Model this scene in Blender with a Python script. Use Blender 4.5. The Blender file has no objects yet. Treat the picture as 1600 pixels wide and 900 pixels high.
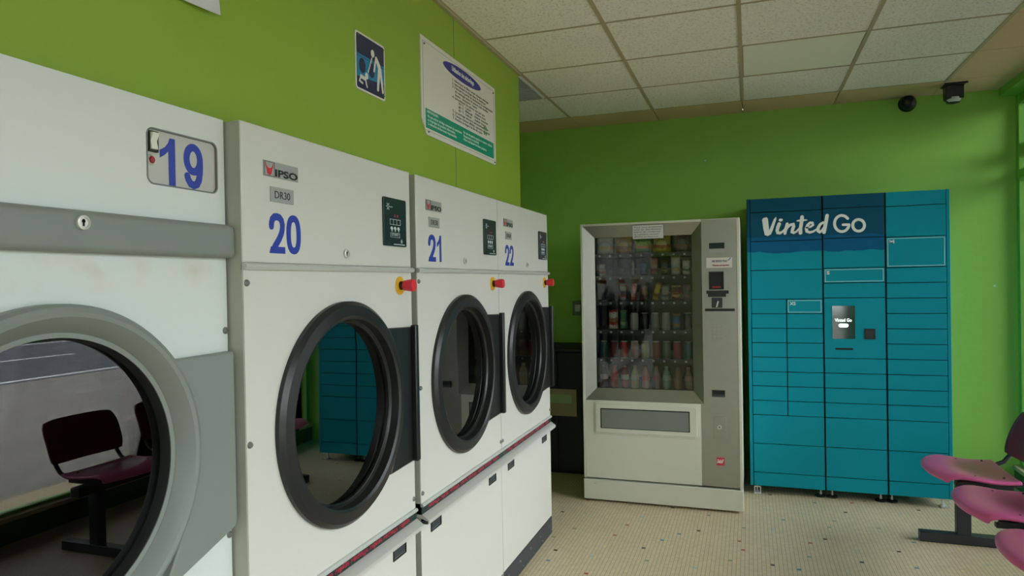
import bpy, bmesh, math, random
from mathutils import Vector, Matrix
random.seed(4)
scene = bpy.context.scene
C = scene.collection
PI = math.pi

# ------------------------------------------------------------------ camera
def set_camera():
    cam = bpy.data.cameras.new('camera'); ob = bpy.data.objects.new('camera', cam); C.objects.link(ob)
    f, yaw, pitch, roll, h = 1077.14, .3317, -.008, -.0175, 1.4216
    cam.sensor_width = 36; cam.sensor_fit = 'HORIZONTAL'; cam.lens = 36*f/1600; cam.clip_start = .02
    F = Vector((-math.sin(yaw)*math.cos(pitch), math.cos(yaw)*math.cos(pitch), math.sin(pitch)))
    R = Vector((math.cos(yaw), math.sin(yaw), 0)); U = R.cross(F)
    c, s = math.cos(roll), math.sin(roll)
    R2, U2 = c*R+s*U, -s*R+c*U
    m = Matrix((R2, U2, -F)).transposed().to_4x4(); m.translation = (0, 0, h)
    ob.matrix_world = m
    scene.camera = ob
set_camera()

def srgb(r, g, b, a=1):
    def k(c):
        c /= 255
        return c/12.92 if c <= .04045 else ((c+.055)/1.055)**2.4
    return (k(r), k(g), k(b), a)

# ------------------------------------------------------------------ sky and exposure
def set_world():
    w = bpy.data.worlds.new('overcast_sky'); scene.world = w; w.use_nodes = True
    nt = w.node_tree; nt.nodes.clear()
    out = nt.nodes.new('ShaderNodeOutputWorld'); bg = nt.nodes.new('ShaderNodeBackground')
    tc = nt.nodes.new('ShaderNodeTexCoord'); sp = nt.nodes.new('ShaderNodeSeparateXYZ'); rp = nt.nodes.new('ShaderNodeValToRGB')
    rp.color_ramp.elements[0].position = 0.0; rp.color_ramp.elements[0].color = (.64, .66, .68, 1)
    rp.color_ramp.elements[1].position = 1.0; rp.color_ramp.elements[1].color = (1.75, 1.78, 1.84, 1)
    nt.links.new(tc.outputs['Generated'], sp.inputs[0]); nt.links.new(sp.outputs['Z'], rp.inputs[0])
    nt.links.new(rp.outputs[0], bg.inputs['Color']);    dt = nt.nodes.new('ShaderNodeVectorMath'); dt.operation = 'DOT_PRODUCT'; dt.inputs[1].default_value = (2.2, -4.5, 0)   # brighter behind the photographer's right shoulder
    ad = nt.nodes.new('ShaderNodeMath'); ad.operation = 'ADD'; ad.inputs[1].default_value = 5.4
    nt.links.new(tc.outputs['Generated'], dt.inputs[0]); nt.links.new(dt.outputs['Value'], ad.inputs[0]); nt.links.new(ad.outputs[0], bg.inputs['Strength'])
    nt.links.new(bg.outputs[0], out.inputs[0])
set_world()
scene.view_settings.view_transform = 'Standard'
scene.view_settings.look = 'None'
scene.view_settings.gamma = 1
scene.view_settings.use_curve_mapping = False
scene.view_settings.exposure = 0.0
scene.cycles.max_bounces = 10
scene.cycles.diffuse_bounces = 8
scene.cycles.transparent_max_bounces = 16
scene.cycles.caustics_reflective = False
scene.cycles.caustics_refractive = False
scene.cycles.use_denoising = True

# ------------------------------------------------------------------ materials
def mat(name, col, rough=.5, metal=0, spec=.5, var=0, vscale=6, bump=0, bscale=60, emit=None, estr=1):
    m = bpy.data.materials.new(name); m.use_nodes = True
    nt = m.node_tree; b = nt.nodes['Principled BSDF']
    b.inputs['Base Color'].default_value = col; b.inputs['Roughness'].default_value = rough
    b.inputs['Metallic'].default_value = metal; b.inputs['Specular IOR Level'].default_value = spec
    tc = nt.nodes.new('ShaderNodeTexCoord')
    if var:
        n = nt.nodes.new('ShaderNodeTexNoise'); n.inputs['Scale'].default_value = vscale; n.inputs['Detail'].default_value = 5
        mx = nt.nodes.new('ShaderNodeMix'); mx.data_type = 'RGBA'
        nt.links.new(tc.outputs['Object'], n.inputs['Vector']); nt.links.new(n.outputs['Fac'], mx.inputs['Factor'])
        mx.inputs['A'].default_value = tuple(c*(1-var) for c in col[:3])+(1,)
        mx.inputs['B'].default_value = tuple(min(1, c*(1+var)) for c in col[:3])+(1,)
        nt.links.new(mx.outputs['Result'], b.inputs['Base Color'])
    if bump:
        n = nt.nodes.new('ShaderNodeTexNoise'); n.inputs['Scale'].default_value = bscale
        bp = nt.nodes.new('ShaderNodeBump'); bp.inputs['Strength'].default_value = bump; bp.inputs['Distance'].default_value = .01
        nt.links.new(tc.outputs['Object'], n.inputs['Vector']); nt.links.new(n.outputs['Fac'], bp.inputs['Height'])
        nt.links.new(bp.outputs[0], b.inputs['Normal'])
    if emit:
        b.inputs['Emission Color'].default_value = emit; b.inputs['Emission Strength'].default_value = estr
    return m

def glass(name, tint, ior=1.5, rough=0.0, wave=0, wscale=8):
    m = bpy.data.materials.new(name); m.use_nodes = True
    nt = m.node_tree; nt.nodes.clear()
    out = nt.nodes.new('ShaderNodeOutputMaterial'); mx = nt.nodes.new('ShaderNodeMixShader')
    tr = nt.nodes.new('ShaderNodeBsdfTransparent'); gl = nt.nodes.new('ShaderNodeBsdfGlossy'); fr = nt.nodes.new('ShaderNodeFresnel')
    tr.inputs[0].default_value = tint; gl.inputs['Roughness'].default_value = rough; fr.inputs['IOR'].default_value = ior
    gl.inputs['Color'].default_value = (1, 1, 1, 1)
    if wave:
        tc = nt.nodes.new('ShaderNodeTexCoord'); n = nt.nodes.new('ShaderNodeTexNoise'); n.inputs['Scale'].default_value = wscale
        n.inputs['Detail'].default_value = 0
        bp = nt.nodes.new('ShaderNodeBump'); bp.inputs['Strength'].default_value = wave; bp.inputs['Distance'].default_value = .01
        nt.links.new(tc.outputs['Object'], n.inputs['Vector']); nt.links.new(n.outputs['Fac'], bp.inputs['Height'])
        nt.links.new(bp.outputs[0], gl.inputs['Normal']); nt.links.new(bp.outputs[0], fr.inputs['Normal'])
    nt.links.new(fr.outputs[0], mx.inputs[0]); nt.links.new(tr.outputs[0], mx.inputs[1]); nt.links.new(gl.outputs[0], mx.inputs[2])
    nt.links.new(mx.outputs[0], out.inputs[0])
    return m

def N(nt, kind, **kw):
    n = nt.nodes.new(kind)
    for k, v in kw.items(): setattr(n, k, v)
    return n
def math_node(nt, op, a, b=None, c=None):
    n = N(nt, 'ShaderNodeMath', operation=op)
    for i, x in enumerate((a, b, c)):
        if x is None: continue
        if isinstance(x, (int, float)): n.inputs[i].default_value = x
        else: nt.links.new(x, n.inputs[i])
    return n.outputs[0]
def mix_col(nt, fac, a, b):
    n = N(nt, 'ShaderNodeMix', data_type='RGBA')
    for k, x in (('Factor', fac), ('A', a), ('B', b)):
        if isinstance(x, (int, float)): n.inputs[k].default_value = x
        elif isinstance(x, tuple): n.inputs[k].default_value = x
        else: nt.links.new(x, n.inputs[k])
    return n.outputs['Result']

def floor_material():
    m = bpy.data.materials.new('mosaic_floor'); m.use_nodes = True; nt = m.node_tree; b = nt.nodes['Principled BSDF']
    tc = N(nt, 'ShaderNodeTexCoord'); sp = N(nt, 'ShaderNodeSeparateXYZ'); nt.links.new(tc.outputs['Object'], sp.inputs[0])
    x = math_node(nt, 'MULTIPLY', sp.outputs['X'], 50); y = math_node(nt, 'MULTIPLY', sp.outputs['Y'], 50)
    fx, fy = math_node(nt, 'FLOOR', x), math_node(nt, 'FLOOR', y)
    gx, gy = math_node(nt, 'FRACT', x), math_node(nt, 'FRACT', y)
    cb = N(nt, 'ShaderNodeCombineXYZ'); nt.links.new(fx, cb.inputs[0]); nt.links.new(fy, cb.inputs[1])
    wn = N(nt, 'ShaderNodeTexWhiteNoise', noise_dimensions='2D'); nt.links.new(cb.outputs[0], wn.inputs['Vector'])
    cb2 = N(nt, 'ShaderNodeCombineXYZ'); nt.links.new(fy, cb2.inputs[0]); nt.links.new(math_node(nt, 'ADD', fx, 371.3), cb2.inputs[1])
    wn2 = N(nt, 'ShaderNodeTexWhiteNoise', noise_dimensions='2D'); nt.links.new(cb2.outputs[0], wn2.inputs['Vector'])
    base = mix_col(nt, wn2.outputs['Value'], srgb(204, 186, 154), srgb(214, 198, 167))
    n1 = N(nt, 'ShaderNodeTexNoise'); n1.inputs['Scale'].default_value = 2.2; nt.links.new(tc.outputs['Object'], n1.inputs['Vector'])
    base = mix_col(nt, math_node(nt, 'MULTIPLY', n1.outputs['Fac'], .22), base, srgb(165, 150, 122))
    rp = N(nt, 'ShaderNodeValToRGB'); rp.color_ramp.interpolation = 'CONSTANT'
    cols = [(0, (20, 20, 22)), (.26, (60, 125, 160)), (.42, (130, 175, 190)), (.58, (175, 50, 50)), (.74, (100, 140, 110)), (.90, (215, 205, 140))]
    e = rp.color_ramp.elements
    while len(e) < len(cols): e.new(.5)
    for i, (p, c) in enumerate(cols): e[i].position = p; e[i].color = srgb(*c)
    nt.links.new(wn2.outputs['Value'], rp.inputs[0])
    base = mix_col(nt, math_node(nt, 'GREATER_THAN', wn.outputs['Value'], 2.0), base, rp.outputs[0])
    g = math_node(nt, 'MAXIMUM', math_node(nt, 'GREATER_THAN', gx, .91), math_node(nt, 'MULTIPLY', math_node(nt, 'GREATER_THAN', gy, .93), .35))
    col = mix_col(nt, math_node(nt, 'MULTIPLY', g, .9), base, srgb(112, 96, 76))
    nt.links.new(col, b.inputs['Base Color']); b.inputs['Roughness'].default_value = .42
    bp = N(nt, 'ShaderNodeBump'); bp.inputs['Strength'].default_value = .25; bp.inputs['Distance'].default_value = .002; bp.invert = True
    nt.links.new(g, bp.inputs['Height']); nt.links.new(bp.outputs[0], b.inputs['Normal'])
    return m

def ceiling_material():
    m = bpy.data.materials.new('mineral_tile'); m.use_nodes = True; nt = m.node_tree; b = nt.nodes['Principled BSDF']
    tc = N(nt, 'ShaderNodeTexCoord')
    n = N(nt, 'ShaderNodeTexNoise'); n.inputs['Scale'].default_value = 85; n.inputs['Detail'].default_value = 3; n.inputs['Roughness'].default_value = .7
    nt.links.new(tc.outputs['Object'], n.inputs['Vector'])
    rp = N(nt, 'ShaderNodeValToRGB'); rp.color_ramp.elements[0].position = .34; rp.color_ramp.elements[1].position = .48
    rp.color_ramp.elements[0].color = srgb(212, 203, 184); rp.color_ramp.elements[1].color = srgb(244, 240, 228)
    nt.links.new(n.outputs['Fac'], rp.inputs[0]); nt.links.new(rp.outputs[0], b.inputs['Base Color'])
    b.inputs['Roughness'].default_value = .95
    bp = N(nt, 'ShaderNodeBump'); bp.inputs['Strength'].default_value = .3; bp.inputs['Distance'].default_value = .003
    nt.links.new(n.outputs['Fac'], bp.inputs['Height']); nt.links.new(bp.outputs[0], b.inputs['Normal'])
    return m

def locker_material():
    # teal powder coat with a darker printed block at the top of the two left columns, its lower edge torn
    m = bpy.data.materials.new('locker_paint'); m.use_nodes = True; nt = m.node_tree; b = nt.nodes['Principled BSDF']
    tc = N(nt, 'ShaderNodeTexCoord'); sp = N(nt, 'ShaderNodeSeparateXYZ'); nt.links.new(tc.outputs['Object'], sp.inputs[0])
    n = N(nt, 'ShaderNodeTexNoise'); n.inputs['Scale'].default_value = 9; n.inputs['Detail'].default_value = 2
    nt.links.new(tc.outputs['Object'], n.inputs['Vector'])
    z = math_node(nt, 'ADD', sp.outputs['Z'], math_node(nt, 'MULTIPLY', n.outputs['Fac'], .04))
    f = math_node(nt, 'MULTIPLY', math_node(nt, 'GREATER_THAN', z, 1.607), math_node(nt, 'LESS_THAN', sp.outputs['X'], .813))
    f2 = math_node(nt, 'GREATER_THAN', z, 1.705)
    dark = mix_col(nt, f2, srgb(0, 92, 138), srgb(0, 78, 108))
    nt.links.new(mix_col(nt, f, srgb(0, 146, 166), dark), b.inputs['Base Color'])
    b.inputs['Roughness'].default_value = .5; b.inputs['Specular IOR Level'].default_value = .18
    return m

def stained_white():
    m = mat('dryer_white_stained', srgb(207, 214, 211), .28, spec=.4); nt = m.node_tree; b = nt.nodes['Principled BSDF']
    tc = N(nt, 'ShaderNodeTexCoord'); sp = N(nt, 'ShaderNodeSeparateXYZ'); nt.links.new(tc.outputs['Object'], sp.inputs[0])
    n = N(nt, 'ShaderNodeTexNoise'); n.inputs['Scale'].default_value = 14; n.inputs['Detail'].default_value = 6
    nt.links.new(tc.outputs['Object'], n.inputs['Vector'])
    band = math_node(nt, 'SUBTRACT', 1, math_node(nt, 'MINIMUM', math_node(nt, 'MULTIPLY', math_node(nt, 'ABSOLUTE', math_node(nt, 'SUBTRACT', sp.outputs['Z'], 1.455)), 22), 1))
    k = math_node(nt, 'MULTIPLY', band, math_node(nt, 'MAXIMUM', math_node(nt, 'SUBTRACT', n.outputs['Fac'], .46), 0))
    nt.links.new(mix_col(nt, math_node(nt, 'MULTIPLY', k, 1.3), srgb(207, 214, 211), srgb(186, 150, 96)), b.inputs['Base Color'])
    return m

def road_material():
    m = bpy.data.materials.new('road_asphalt'); m.use_nodes = True; nt = m.node_tree; b = nt.nodes['Principled BSDF']
    tc = N(nt, 'ShaderNodeTexCoord'); sp = N(nt, 'ShaderNodeSeparateXYZ'); nt.links.new(tc.outputs['Object'], sp.inputs[0])
    n = N(nt, 'ShaderNodeTexNoise'); n.inputs['Scale'].default_value = 30; nt.links.new(tc.outputs['Object'], n.inputs['Vector'])
    base = mix_col(nt, n.outputs['Fac'], srgb(70, 72, 78), srgb(105, 107, 112))
    def line(x, w):
        return math_node(nt, 'LESS_THAN', math_node(nt, 'ABSOLUTE', math_node(nt, 'SUBTRACT', sp.outputs['X'], x)), w)
    dash = math_node(nt, 'LESS_THAN', math_node(nt, 'FRACT', math_node(nt, 'MULTIPLY', sp.outputs['Y'], .22)), .5)
    l = math_node(nt, 'MAXIMUM', line(.35, .08), math_node(nt, 'MULTIPLY', line(3.6, .07), dash))
    l = math_node(nt, 'MAXIMUM', l, line(7.2, .08))
    nt.links.new(mix_col(nt, l, base, srgb(225, 225, 225)), b.inputs['Base Color']); b.inputs['Roughness'].default_value = .8
    return m

def pack_mat(name, c1, c2, c3, sc=9):
    m = bpy.data.materials.new(name); m.use_nodes = True; nt = m.node_tree; b = nt.nodes['Principled BSDF']
    tc = N(nt, 'ShaderNodeTexCoord'); sp = N(nt, 'ShaderNodeSeparateXYZ'); nt.links.new(tc.outputs['Generated'], sp.inputs[0])
    n = N(nt, 'ShaderNodeTexNoise'); n.inputs['Scale'].default_value = sc; n.inputs['Detail'].default_value = 1
    nt.links.new(tc.outputs['Generated'], n.inputs['Vector'])
    zz = math_node(nt, 'ADD', sp.outputs['Z'], math_node(nt, 'MULTIPLY', math_node(nt, 'SUBTRACT', n.outputs['Fac'], .5), .35))
    rp = N(nt, 'ShaderNodeValToRGB'); rp.color_ramp.interpolation = 'CONSTANT'
    cols = [(0, c1), (.22, c2), (.40, c3), (.60, c1), (.86, c2)]
    e = rp.color_ramp.elements
    while len(e) < len(cols): e.new(.5)
    for i, (p, c) in enumerate(cols): e[i].position = p; e[i].color = srgb(*c)
    nt.links.new(zz, rp.inputs[0]); nt.links.new(rp.outputs[0], b.inputs['Base Color']); b.inputs['Roughness'].default_value = .3
    return m

M = dict(
    green_panel=mat('green_panel_paint', srgb(140, 172, 52), .5, var=.04, vscale=3),
    green_wall=mat('green_wall_paint', srgb(152, 206, 88), .55, var=.05, vscale=2.5, bump=.12, bscale=25),
    green_frame=mat('green_frame_paint', srgb(122, 186, 74), .4),
    floor=floor_material(), ceiling=ceiling_material(),
    tan_tile=mat('tan_tile', srgb(216, 188, 146), .9, var=.06, vscale=40, bump=.2, bscale=80),
    bar=mat('ceiling_bar', srgb(178, 166, 134), .6),
    diffuser=mat('light_diffuser', srgb(246, 244, 226), .4),
    white=mat('dryer_white', srgb(205, 205, 199), .3, spec=.4, var=.015, vscale=5),
    white19=stained_white(),
    cream=mat('cream_steel', srgb(218, 219, 206), .35, spec=.4),
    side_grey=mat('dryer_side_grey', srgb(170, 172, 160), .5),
    grey=mat('grey_paint', srgb(124, 131, 126), .4, spec=.4, var=.03, vscale=10),
    steel=mat('brushed_steel', srgb(162, 163, 154), .36, metal=.8, var=.06, vscale=14),
    chrome=mat('chrome_strip', srgb(208, 209, 205), .3, metal=.35),
    badge=mat('badge_aluminium', srgb(165, 168, 165), .4, metal=.4),
    black=mat('black_rubber', srgb(22, 25, 26), .32, spec=.5),
    blackm=mat('black_matt', srgb(14, 16, 16), .6),
    kick=mat('kick_plate_black', srgb(48, 54, 60), .5),
    panel=mat('control_panel_film', srgb(24, 44, 46), .25),
    panel_txt=mat('control_panel_print', srgb(190, 205, 205), .5),
    red_txt=mat('red_print', srgb(150, 30, 40), .5),
    dred=mat('dark_red_print', srgb(160, 30, 58), .45),
    blue=mat('blue_vinyl', srgb(36, 58, 160), .4),
    black_txt=mat('black_print', srgb(25, 30, 28), .5),
    red=mat('red_plastic', srgb(215, 40, 55), .35),
    logo_red=mat('logo_red', srgb(205, 40, 55), .4),
    yellow=mat('yellow_plastic', srgb(235, 180, 40), .4),
    drum=mat('drum_grey', srgb(60, 62, 62), .45, metal=.4),
    glass_dryer=glass('dryer_glass', (.30, .32, .32, 1), 2.3, 0, .035, 5),
    glass19=glass('smoked_glass', (.18, .2, .21, 1), 1.72, 0),
    glass_vend=glass('vending_glass', (.92, .94, .93, 1), 1.5, 0),
    glass_win=glass('window_glass', (.93, .96, .95, 1), 1.45, 0),
    locker=locker_material(),
    locker_dark=mat('locker_gap', srgb(0, 18, 24), .7),
    wprint=mat('white_print', srgb(240, 243, 240), .5),
    lprint=mat('pale_print', srgb(150, 215, 222), .5),
    screen=mat('screen_glass', srgb(28, 66, 58), .06, spec=.8),
    screen_txt=mat('screen_white', srgb(235, 250, 245), .4, emit=(.9, 1, .97, 1), estr=.9),
    sign_white=mat('sign_white', srgb(224, 220, 212), .35),
    navy=mat('sign_navy', srgb(28, 38, 74), .35),
    turq=mat('sign_turquoise', srgb(20, 130, 175), .35),
    sblue=mat('sign_blue', srgb(44, 44, 140), .4),
    steal=mat('sign_green', srgb(0, 148, 118), .4),
    leaf=mat('emblem_green', srgb(40, 130, 70), .4),
    paper=mat('paper', srgb(222, 222, 224), .8),
    seat=mat('plum_plastic', srgb(220, 100, 162), .3, spec=.5, var=.12, vscale=9),
    back=mat('maroon_plastic', srgb(104, 30, 50), .45, spec=.4),
    dsteel=mat('dark_steel', srgb(52, 56, 62), .42, metal=.3),
    dark_notice=mat('dull_notice', srgb(150, 140, 105), .6),
    notice_green=mat('notice_green', srgb(150, 175, 120), .6),
    galv=mat('galvanised', srgb(200, 202, 200), .35, metal=.2),
    sill=mat('sill_tile', srgb(196, 172, 136), .5, var=.05, vscale=20),
    dgreen=mat('plinth_green', srgb(60, 92, 58), .5),
    pave=mat('pavement_grit', srgb(148, 140, 132), .9, var=.25, vscale=5, bump=.3, bscale=40),
    road=road_material(),
    verge=mat('verge_grass', srgb(52, 78, 40), .9, var=.3, vscale=6),
    hedge=mat('hedge_leaves', srgb(46, 72, 36), .9, var=.4, vscale=12),
    louvre=mat('louvre_aluminium', srgb(205, 212, 212), .3, metal=.2),
    teal_film=mat('teal_film', srgb(10, 96, 118), .4),
    pale_teal=mat('pale_teal', srgb(150, 205, 205), .4),
    cable=mat('pole_blue', srgb(110, 130, 150), .5),
    plate=mat('number_plate_steel', srgb(186, 184, 178), .4, metal=.25, var=.05, vscale=30),
    bolt=mat('bolt_steel', srgb(118, 120, 118), .4, metal=.4),
    coil=mat('coil_wire', srgb(150, 152, 150), .3, metal=.7),
    interior=mat('vending_interior', srgb(60, 64, 63), .6),
    tag=mat('price_tag_card', srgb(215, 218, 214), .6),
)

# ------------------------------------------------------------------ mesh builder (local axes: x right, y away from the viewer, z up)
class MB:
    def __init__(s): s.v = []; s.f = []
    def box(s, x0, x1, y0, y1, z0, z1):
        n = len(s.v)
        s.v += [(x, y, z) for z in (z0, z1) for y in (y0, y1) for x in (x0, x1)]
        s.f += [tuple(n+i for i in q) for q in ((0, 2, 3, 1), (4, 5, 7, 6), (0, 1, 5, 4), (2, 6, 7, 3), (0, 4, 6, 2), (1, 3, 7, 5))]
        return s
    def prism(s, pts, y0, y1):                       # polygon in x,z pushed along y
        n, k = len(s.v), len(pts)
        s.v += [(x, y0, z) for x, z in pts]+[(x, y1, z) for x, z in pts]
        s.f += [tuple(range(n, n+k)), tuple(range(n+2*k-1, n+k-1, -1))]
        s.f += [(n+i, n+k+i, n+k+(i+1) % k, n+(i+1) % k) for i in range(k)]
        return s
    def prism_z(s, pts, z0, z1):
        n, k = len(s.v), len(pts)
        s.v += [(x, y, z0) for x, y in pts]+[(x, y, z1) for x, y in pts]
        s.f += [tuple(range(n, n+k)), tuple(range(n+2*k-1, n+k-1, -1))]
        s.f += [(n+i, n+k+i, n+k+(i+1) % k, n+(i+1) % k) for i in range(k)]
        return s
    def prism_x(s, pts, x0, x1):
        n, k = len(s.v), len(pts)
        s.v += [(x0, y, z) for y, z in pts]+[(x1, y, z) for y, z in pts]
        s.f += [tuple(range(n, n+k)), tuple(range(n+2*k-1, n+k-1, -1))]
        s.f += [(n+i, n+k+i, n+k+(i+1) % k, n+(i+1) % k) for i in range(k)]
        return s
    def rrect(s, x0, x1, z0, z1, r, y0, y1, seg=5):
        return s.prism(rrpts(x0, x1, z0, z1, r, seg), y0, y1)
    def ellipse(s, cx, cz, rx, rz, y0, y1, n=32):
        return s.prism([(cx+rx*math.cos(2*PI*i/n), cz+rz*math.sin(2*PI*i/n)) for i in range(n)], y0, y1)
    def lathe(s, prof, c, axis='y', n=64, closed=False):   # prof: (radius, along)
        b0 = len(s.v); k = len(prof)
        for i in range(n):
            a = 2*PI*i/n; ca, sa = math.cos(a), math.sin(a)
            for r, t in prof:
                if axis == 'y': s.v.append((c[0]+r*ca, c[1]+t, c[2]+r*sa))
                elif axis == 'z': s.v.append((c[0]+r*ca, c[1]+r*sa, c[2]+t))
                else: s.v.append((c[0]+t, c[1]+r*ca, c[2]+r*sa))
        for i in range(n):
            j = (i+1) % n
            for q in range(k if closed else k-1):
                q2 = (q+1) % k
                s.f.append((b0+i*k+q, b0+j*k+q, b0+j*k+q2, b0+i*k+q2))
        return s
    def tube(s, pts, r, n=8, caps=True):
        pts = [Vector(p) for p in pts]; b0 = len(s.v); up = None
        for i, p in enumerate(pts):
            t = (pts[min(i+1, len(pts)-1)]-pts[max(i-1, 0)]).normalized()
            if up is None:
                up = Vector((0, 0, 1)) if abs(t.z) < .9 else Vector((1, 0, 0))
            a = t.cross(up).normalized(); bb = a.cross(t).normalized(); up = bb
            rr = r[i] if isinstance(r, (list, tuple)) else r
            for q in range(n):
                w = 2*PI*q/n; s.v.append(tuple(p+a*rr*math.cos(w)+bb*rr*math.sin(w)))
        for i in range(len(pts)-1):
            for q in range(n):
                q2 = (q+1) % n
                s.f.append((b0+i*n+q, b0+i*n+q2, b0+(i+1)*n+q2, b0+(i+1)*n+q))
        if caps:
            s.f.append(tuple(range(b0, b0+n))); e = b0+(len(pts)-1)*n; s.f.append(tuple(range(e+n-1, e-1, -1)))
        return s
    def stroke(s, pts, w, y0, y1, close=False):        # a pen stroke of width w in x,z: one clean ribbon with round ends
        s.k = getattr(s, 'k', 0)+1; y0 -= s.k*4e-5
        P = [Vector(p) for p in pts]; n = len(P); W = [(w[i] if isinstance(w, (list, tuple)) else w)/2 for i in range(n)]
        L, Rr = [], []
        for i in range(n):
            a = P[(i-1) % n] if (close or i) else P[i]; b = P[(i+1) % n] if (close or i < n-1) else P[i]
            d1, d2 = P[i]-a, b-P[i]
            d1 = d1.normalized() if d1.length > 1e-9 else d2.normalized(); d2 = d2.normalized() if d2.length > 1e-9 else d1
            t = (d1+d2)
            t = t.normalized() if t.length > .2 else d1
            nn = Vector((-t.y, t.x)); k = 1/max(.7, abs(nn.dot(Vector((-d1.y, d1.x)))))
            L.append(P[i]+nn*W[i]*k); Rr.append(P[i]-nn*W[i]*k)
        if close:
            b0 = len(s.v)
            for y in (y0, y1):
                for q in L: s.v.append((q.x, y, q.y))
                for q in Rr: s.v.append((q.x, y, q.y))
            for i in range(n):
                j = (i+1) % n; A, B = 2*n, n
                s.f += [(b0+i, b0+j, b0+B+j, b0+B+i), (b0+A+i, b0+A+B+i, b0+A+B+j, b0+A+j), (b0+i, b0+A+i, b0+A+j, b0+j), (b0+B+i, b0+B+j, b0+A+B+j, b0+A+B+i)]
            return s
        def cap(c, a, r):
            a0 = math.atan2(a.y-c.y, a.x-c.x); return [Vector((c.x+r*math.cos(a0-PI*q/6), c.y+r*math.sin(a0-PI*q/6))) for q in range(1, 6)]
        b0 = len(s.v); ring = L+cap(P[-1], L[-1], W[-1])+Rr[::-1]+cap(P[0], Rr[0], W[0])
        m = len(ring)
        for y in (y0, y1):
            for q in ring: s.v.append((q.x, y, q.y))
        iR = lambda i: n+5+(n-1-i)
        for o in (0, m):
            for i in range(n-1): s.f.append((b0+o+i, b0+o+i+1, b0+o+iR(i+1), b0+o+iR(i)))
            s.f.append(tuple(b0+o+q for q in range(n-1, n+6))); s.f.append(tuple(b0+o+q for q in [iR(0)]+list(range(2*n+5, 2*n+10))+[0]))
        for i in range(m): s.f.append((b0+i, b0+(i+1) % m, b0+m+(i+1) % m, b0+m+i))
        return s
    def outline(s, x0, x1, z0, z1, w, y0, y1):
        s.box(x0, x1, y0, y1, z0, z0+w); s.box(x0, x1, y0, y1, z1-w, z1)
        s.box(x0, x0+w, y0, y1, z0+w, z1-w); s.box(x1-w, x1, y0, y1, z0+w, z1-w)
        return s
    def holed(s, x0, x1, z0, z1, y0, y1, cx, cz, r, n=72):  # a plate with a round hole
        ang = [2*PI*i/n for i in range(n)]
        for X in (x0, x1):
            for Z in (z0, z1): ang.append(math.atan2(Z-cz, X-cx) % (2*PI))
        ang = sorted(set(round(a, 6) for a in ang)); k = len(ang); b0 = len(s.v)
        for y in (y0, y1):
            for a in ang:
                c_, s_ = math.cos(a), math.sin(a); s.v.append((cx+r*c_, y, cz+r*s_))
            for a in ang:
                c_, s_ = math.cos(a), math.sin(a); t = 1e9
                if c_ > 1e-6: t = min(t, (x1-cx)/c_)
                if c_ < -1e-6: t = min(t, (x0-cx)/c_)
                if s_ > 1e-6: t = min(t, (z1-cz)/s_)
                if s_ < -1e-6: t = min(t, (z0-cz)/s_)
                s.v.append((cx+t*c_, y, cz+t*s_))
        for i in range(k):
            j = (i+1) % k
            s.f.append((b0+i, b0+j, b0+k+j, b0+k+i)); s.f.append((b0+2*k+i, b0+3*k+i, b0+3*k+j, b0+2*k+j))
            s.f.append((b0+k+i, b0+k+j, b0+3*k+j, b0+3*k+i)); s.f.append((b0+i, b0+2*k+i, b0+2*k+j, b0+j))
        return s
    def build(s, name, m, parent=None, loc=None, bevel=0, smooth=35, seg=2, kind=None, recalc=True):
        me = bpy.data.meshes.new(name); me.from_pydata(s.v, [], s.f)
        if recalc:
            bm = bmesh.new(); bm.from_mesh(me); bmesh.ops.recalc_face_normals(bm, faces=bm.faces); bm.to_mesh(me); bm.free()
        me.polygons.foreach_set('use_smooth', [True]*len(me.polygons)); me.set_sharp_from_angle(angle=math.radians(smooth))
        o = bpy.data.objects.new(name, me); C.objects.link(o); me.materials.append(m)
        if parent: o.parent = parent
        if loc: o.location = loc
        if bevel:
            b = o.modifiers.new('edge', 'BEVEL'); b.width = bevel; b.segments = seg; b.limit_method = 'ANGLE'; b.angle_limit = math.radians(40)
            b.harden_normals = False
        if kind: o['kind'] = kind
        return o

def rrpts(x0, x1, z0, z1, r, seg=5):
    pts = []
    for cx, cz, a0 in ((x1-r, z1-r, 0), (x0+r, z1-r, 90), (x0+r, z0+r, 180), (x1-r, z0+r, 270)):
        for i in range(seg+1):
            a = math.radians(a0+90*i/seg); pts.append((cx+r*math.cos(a), cz+r*math.sin(a)))
    return pts

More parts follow.
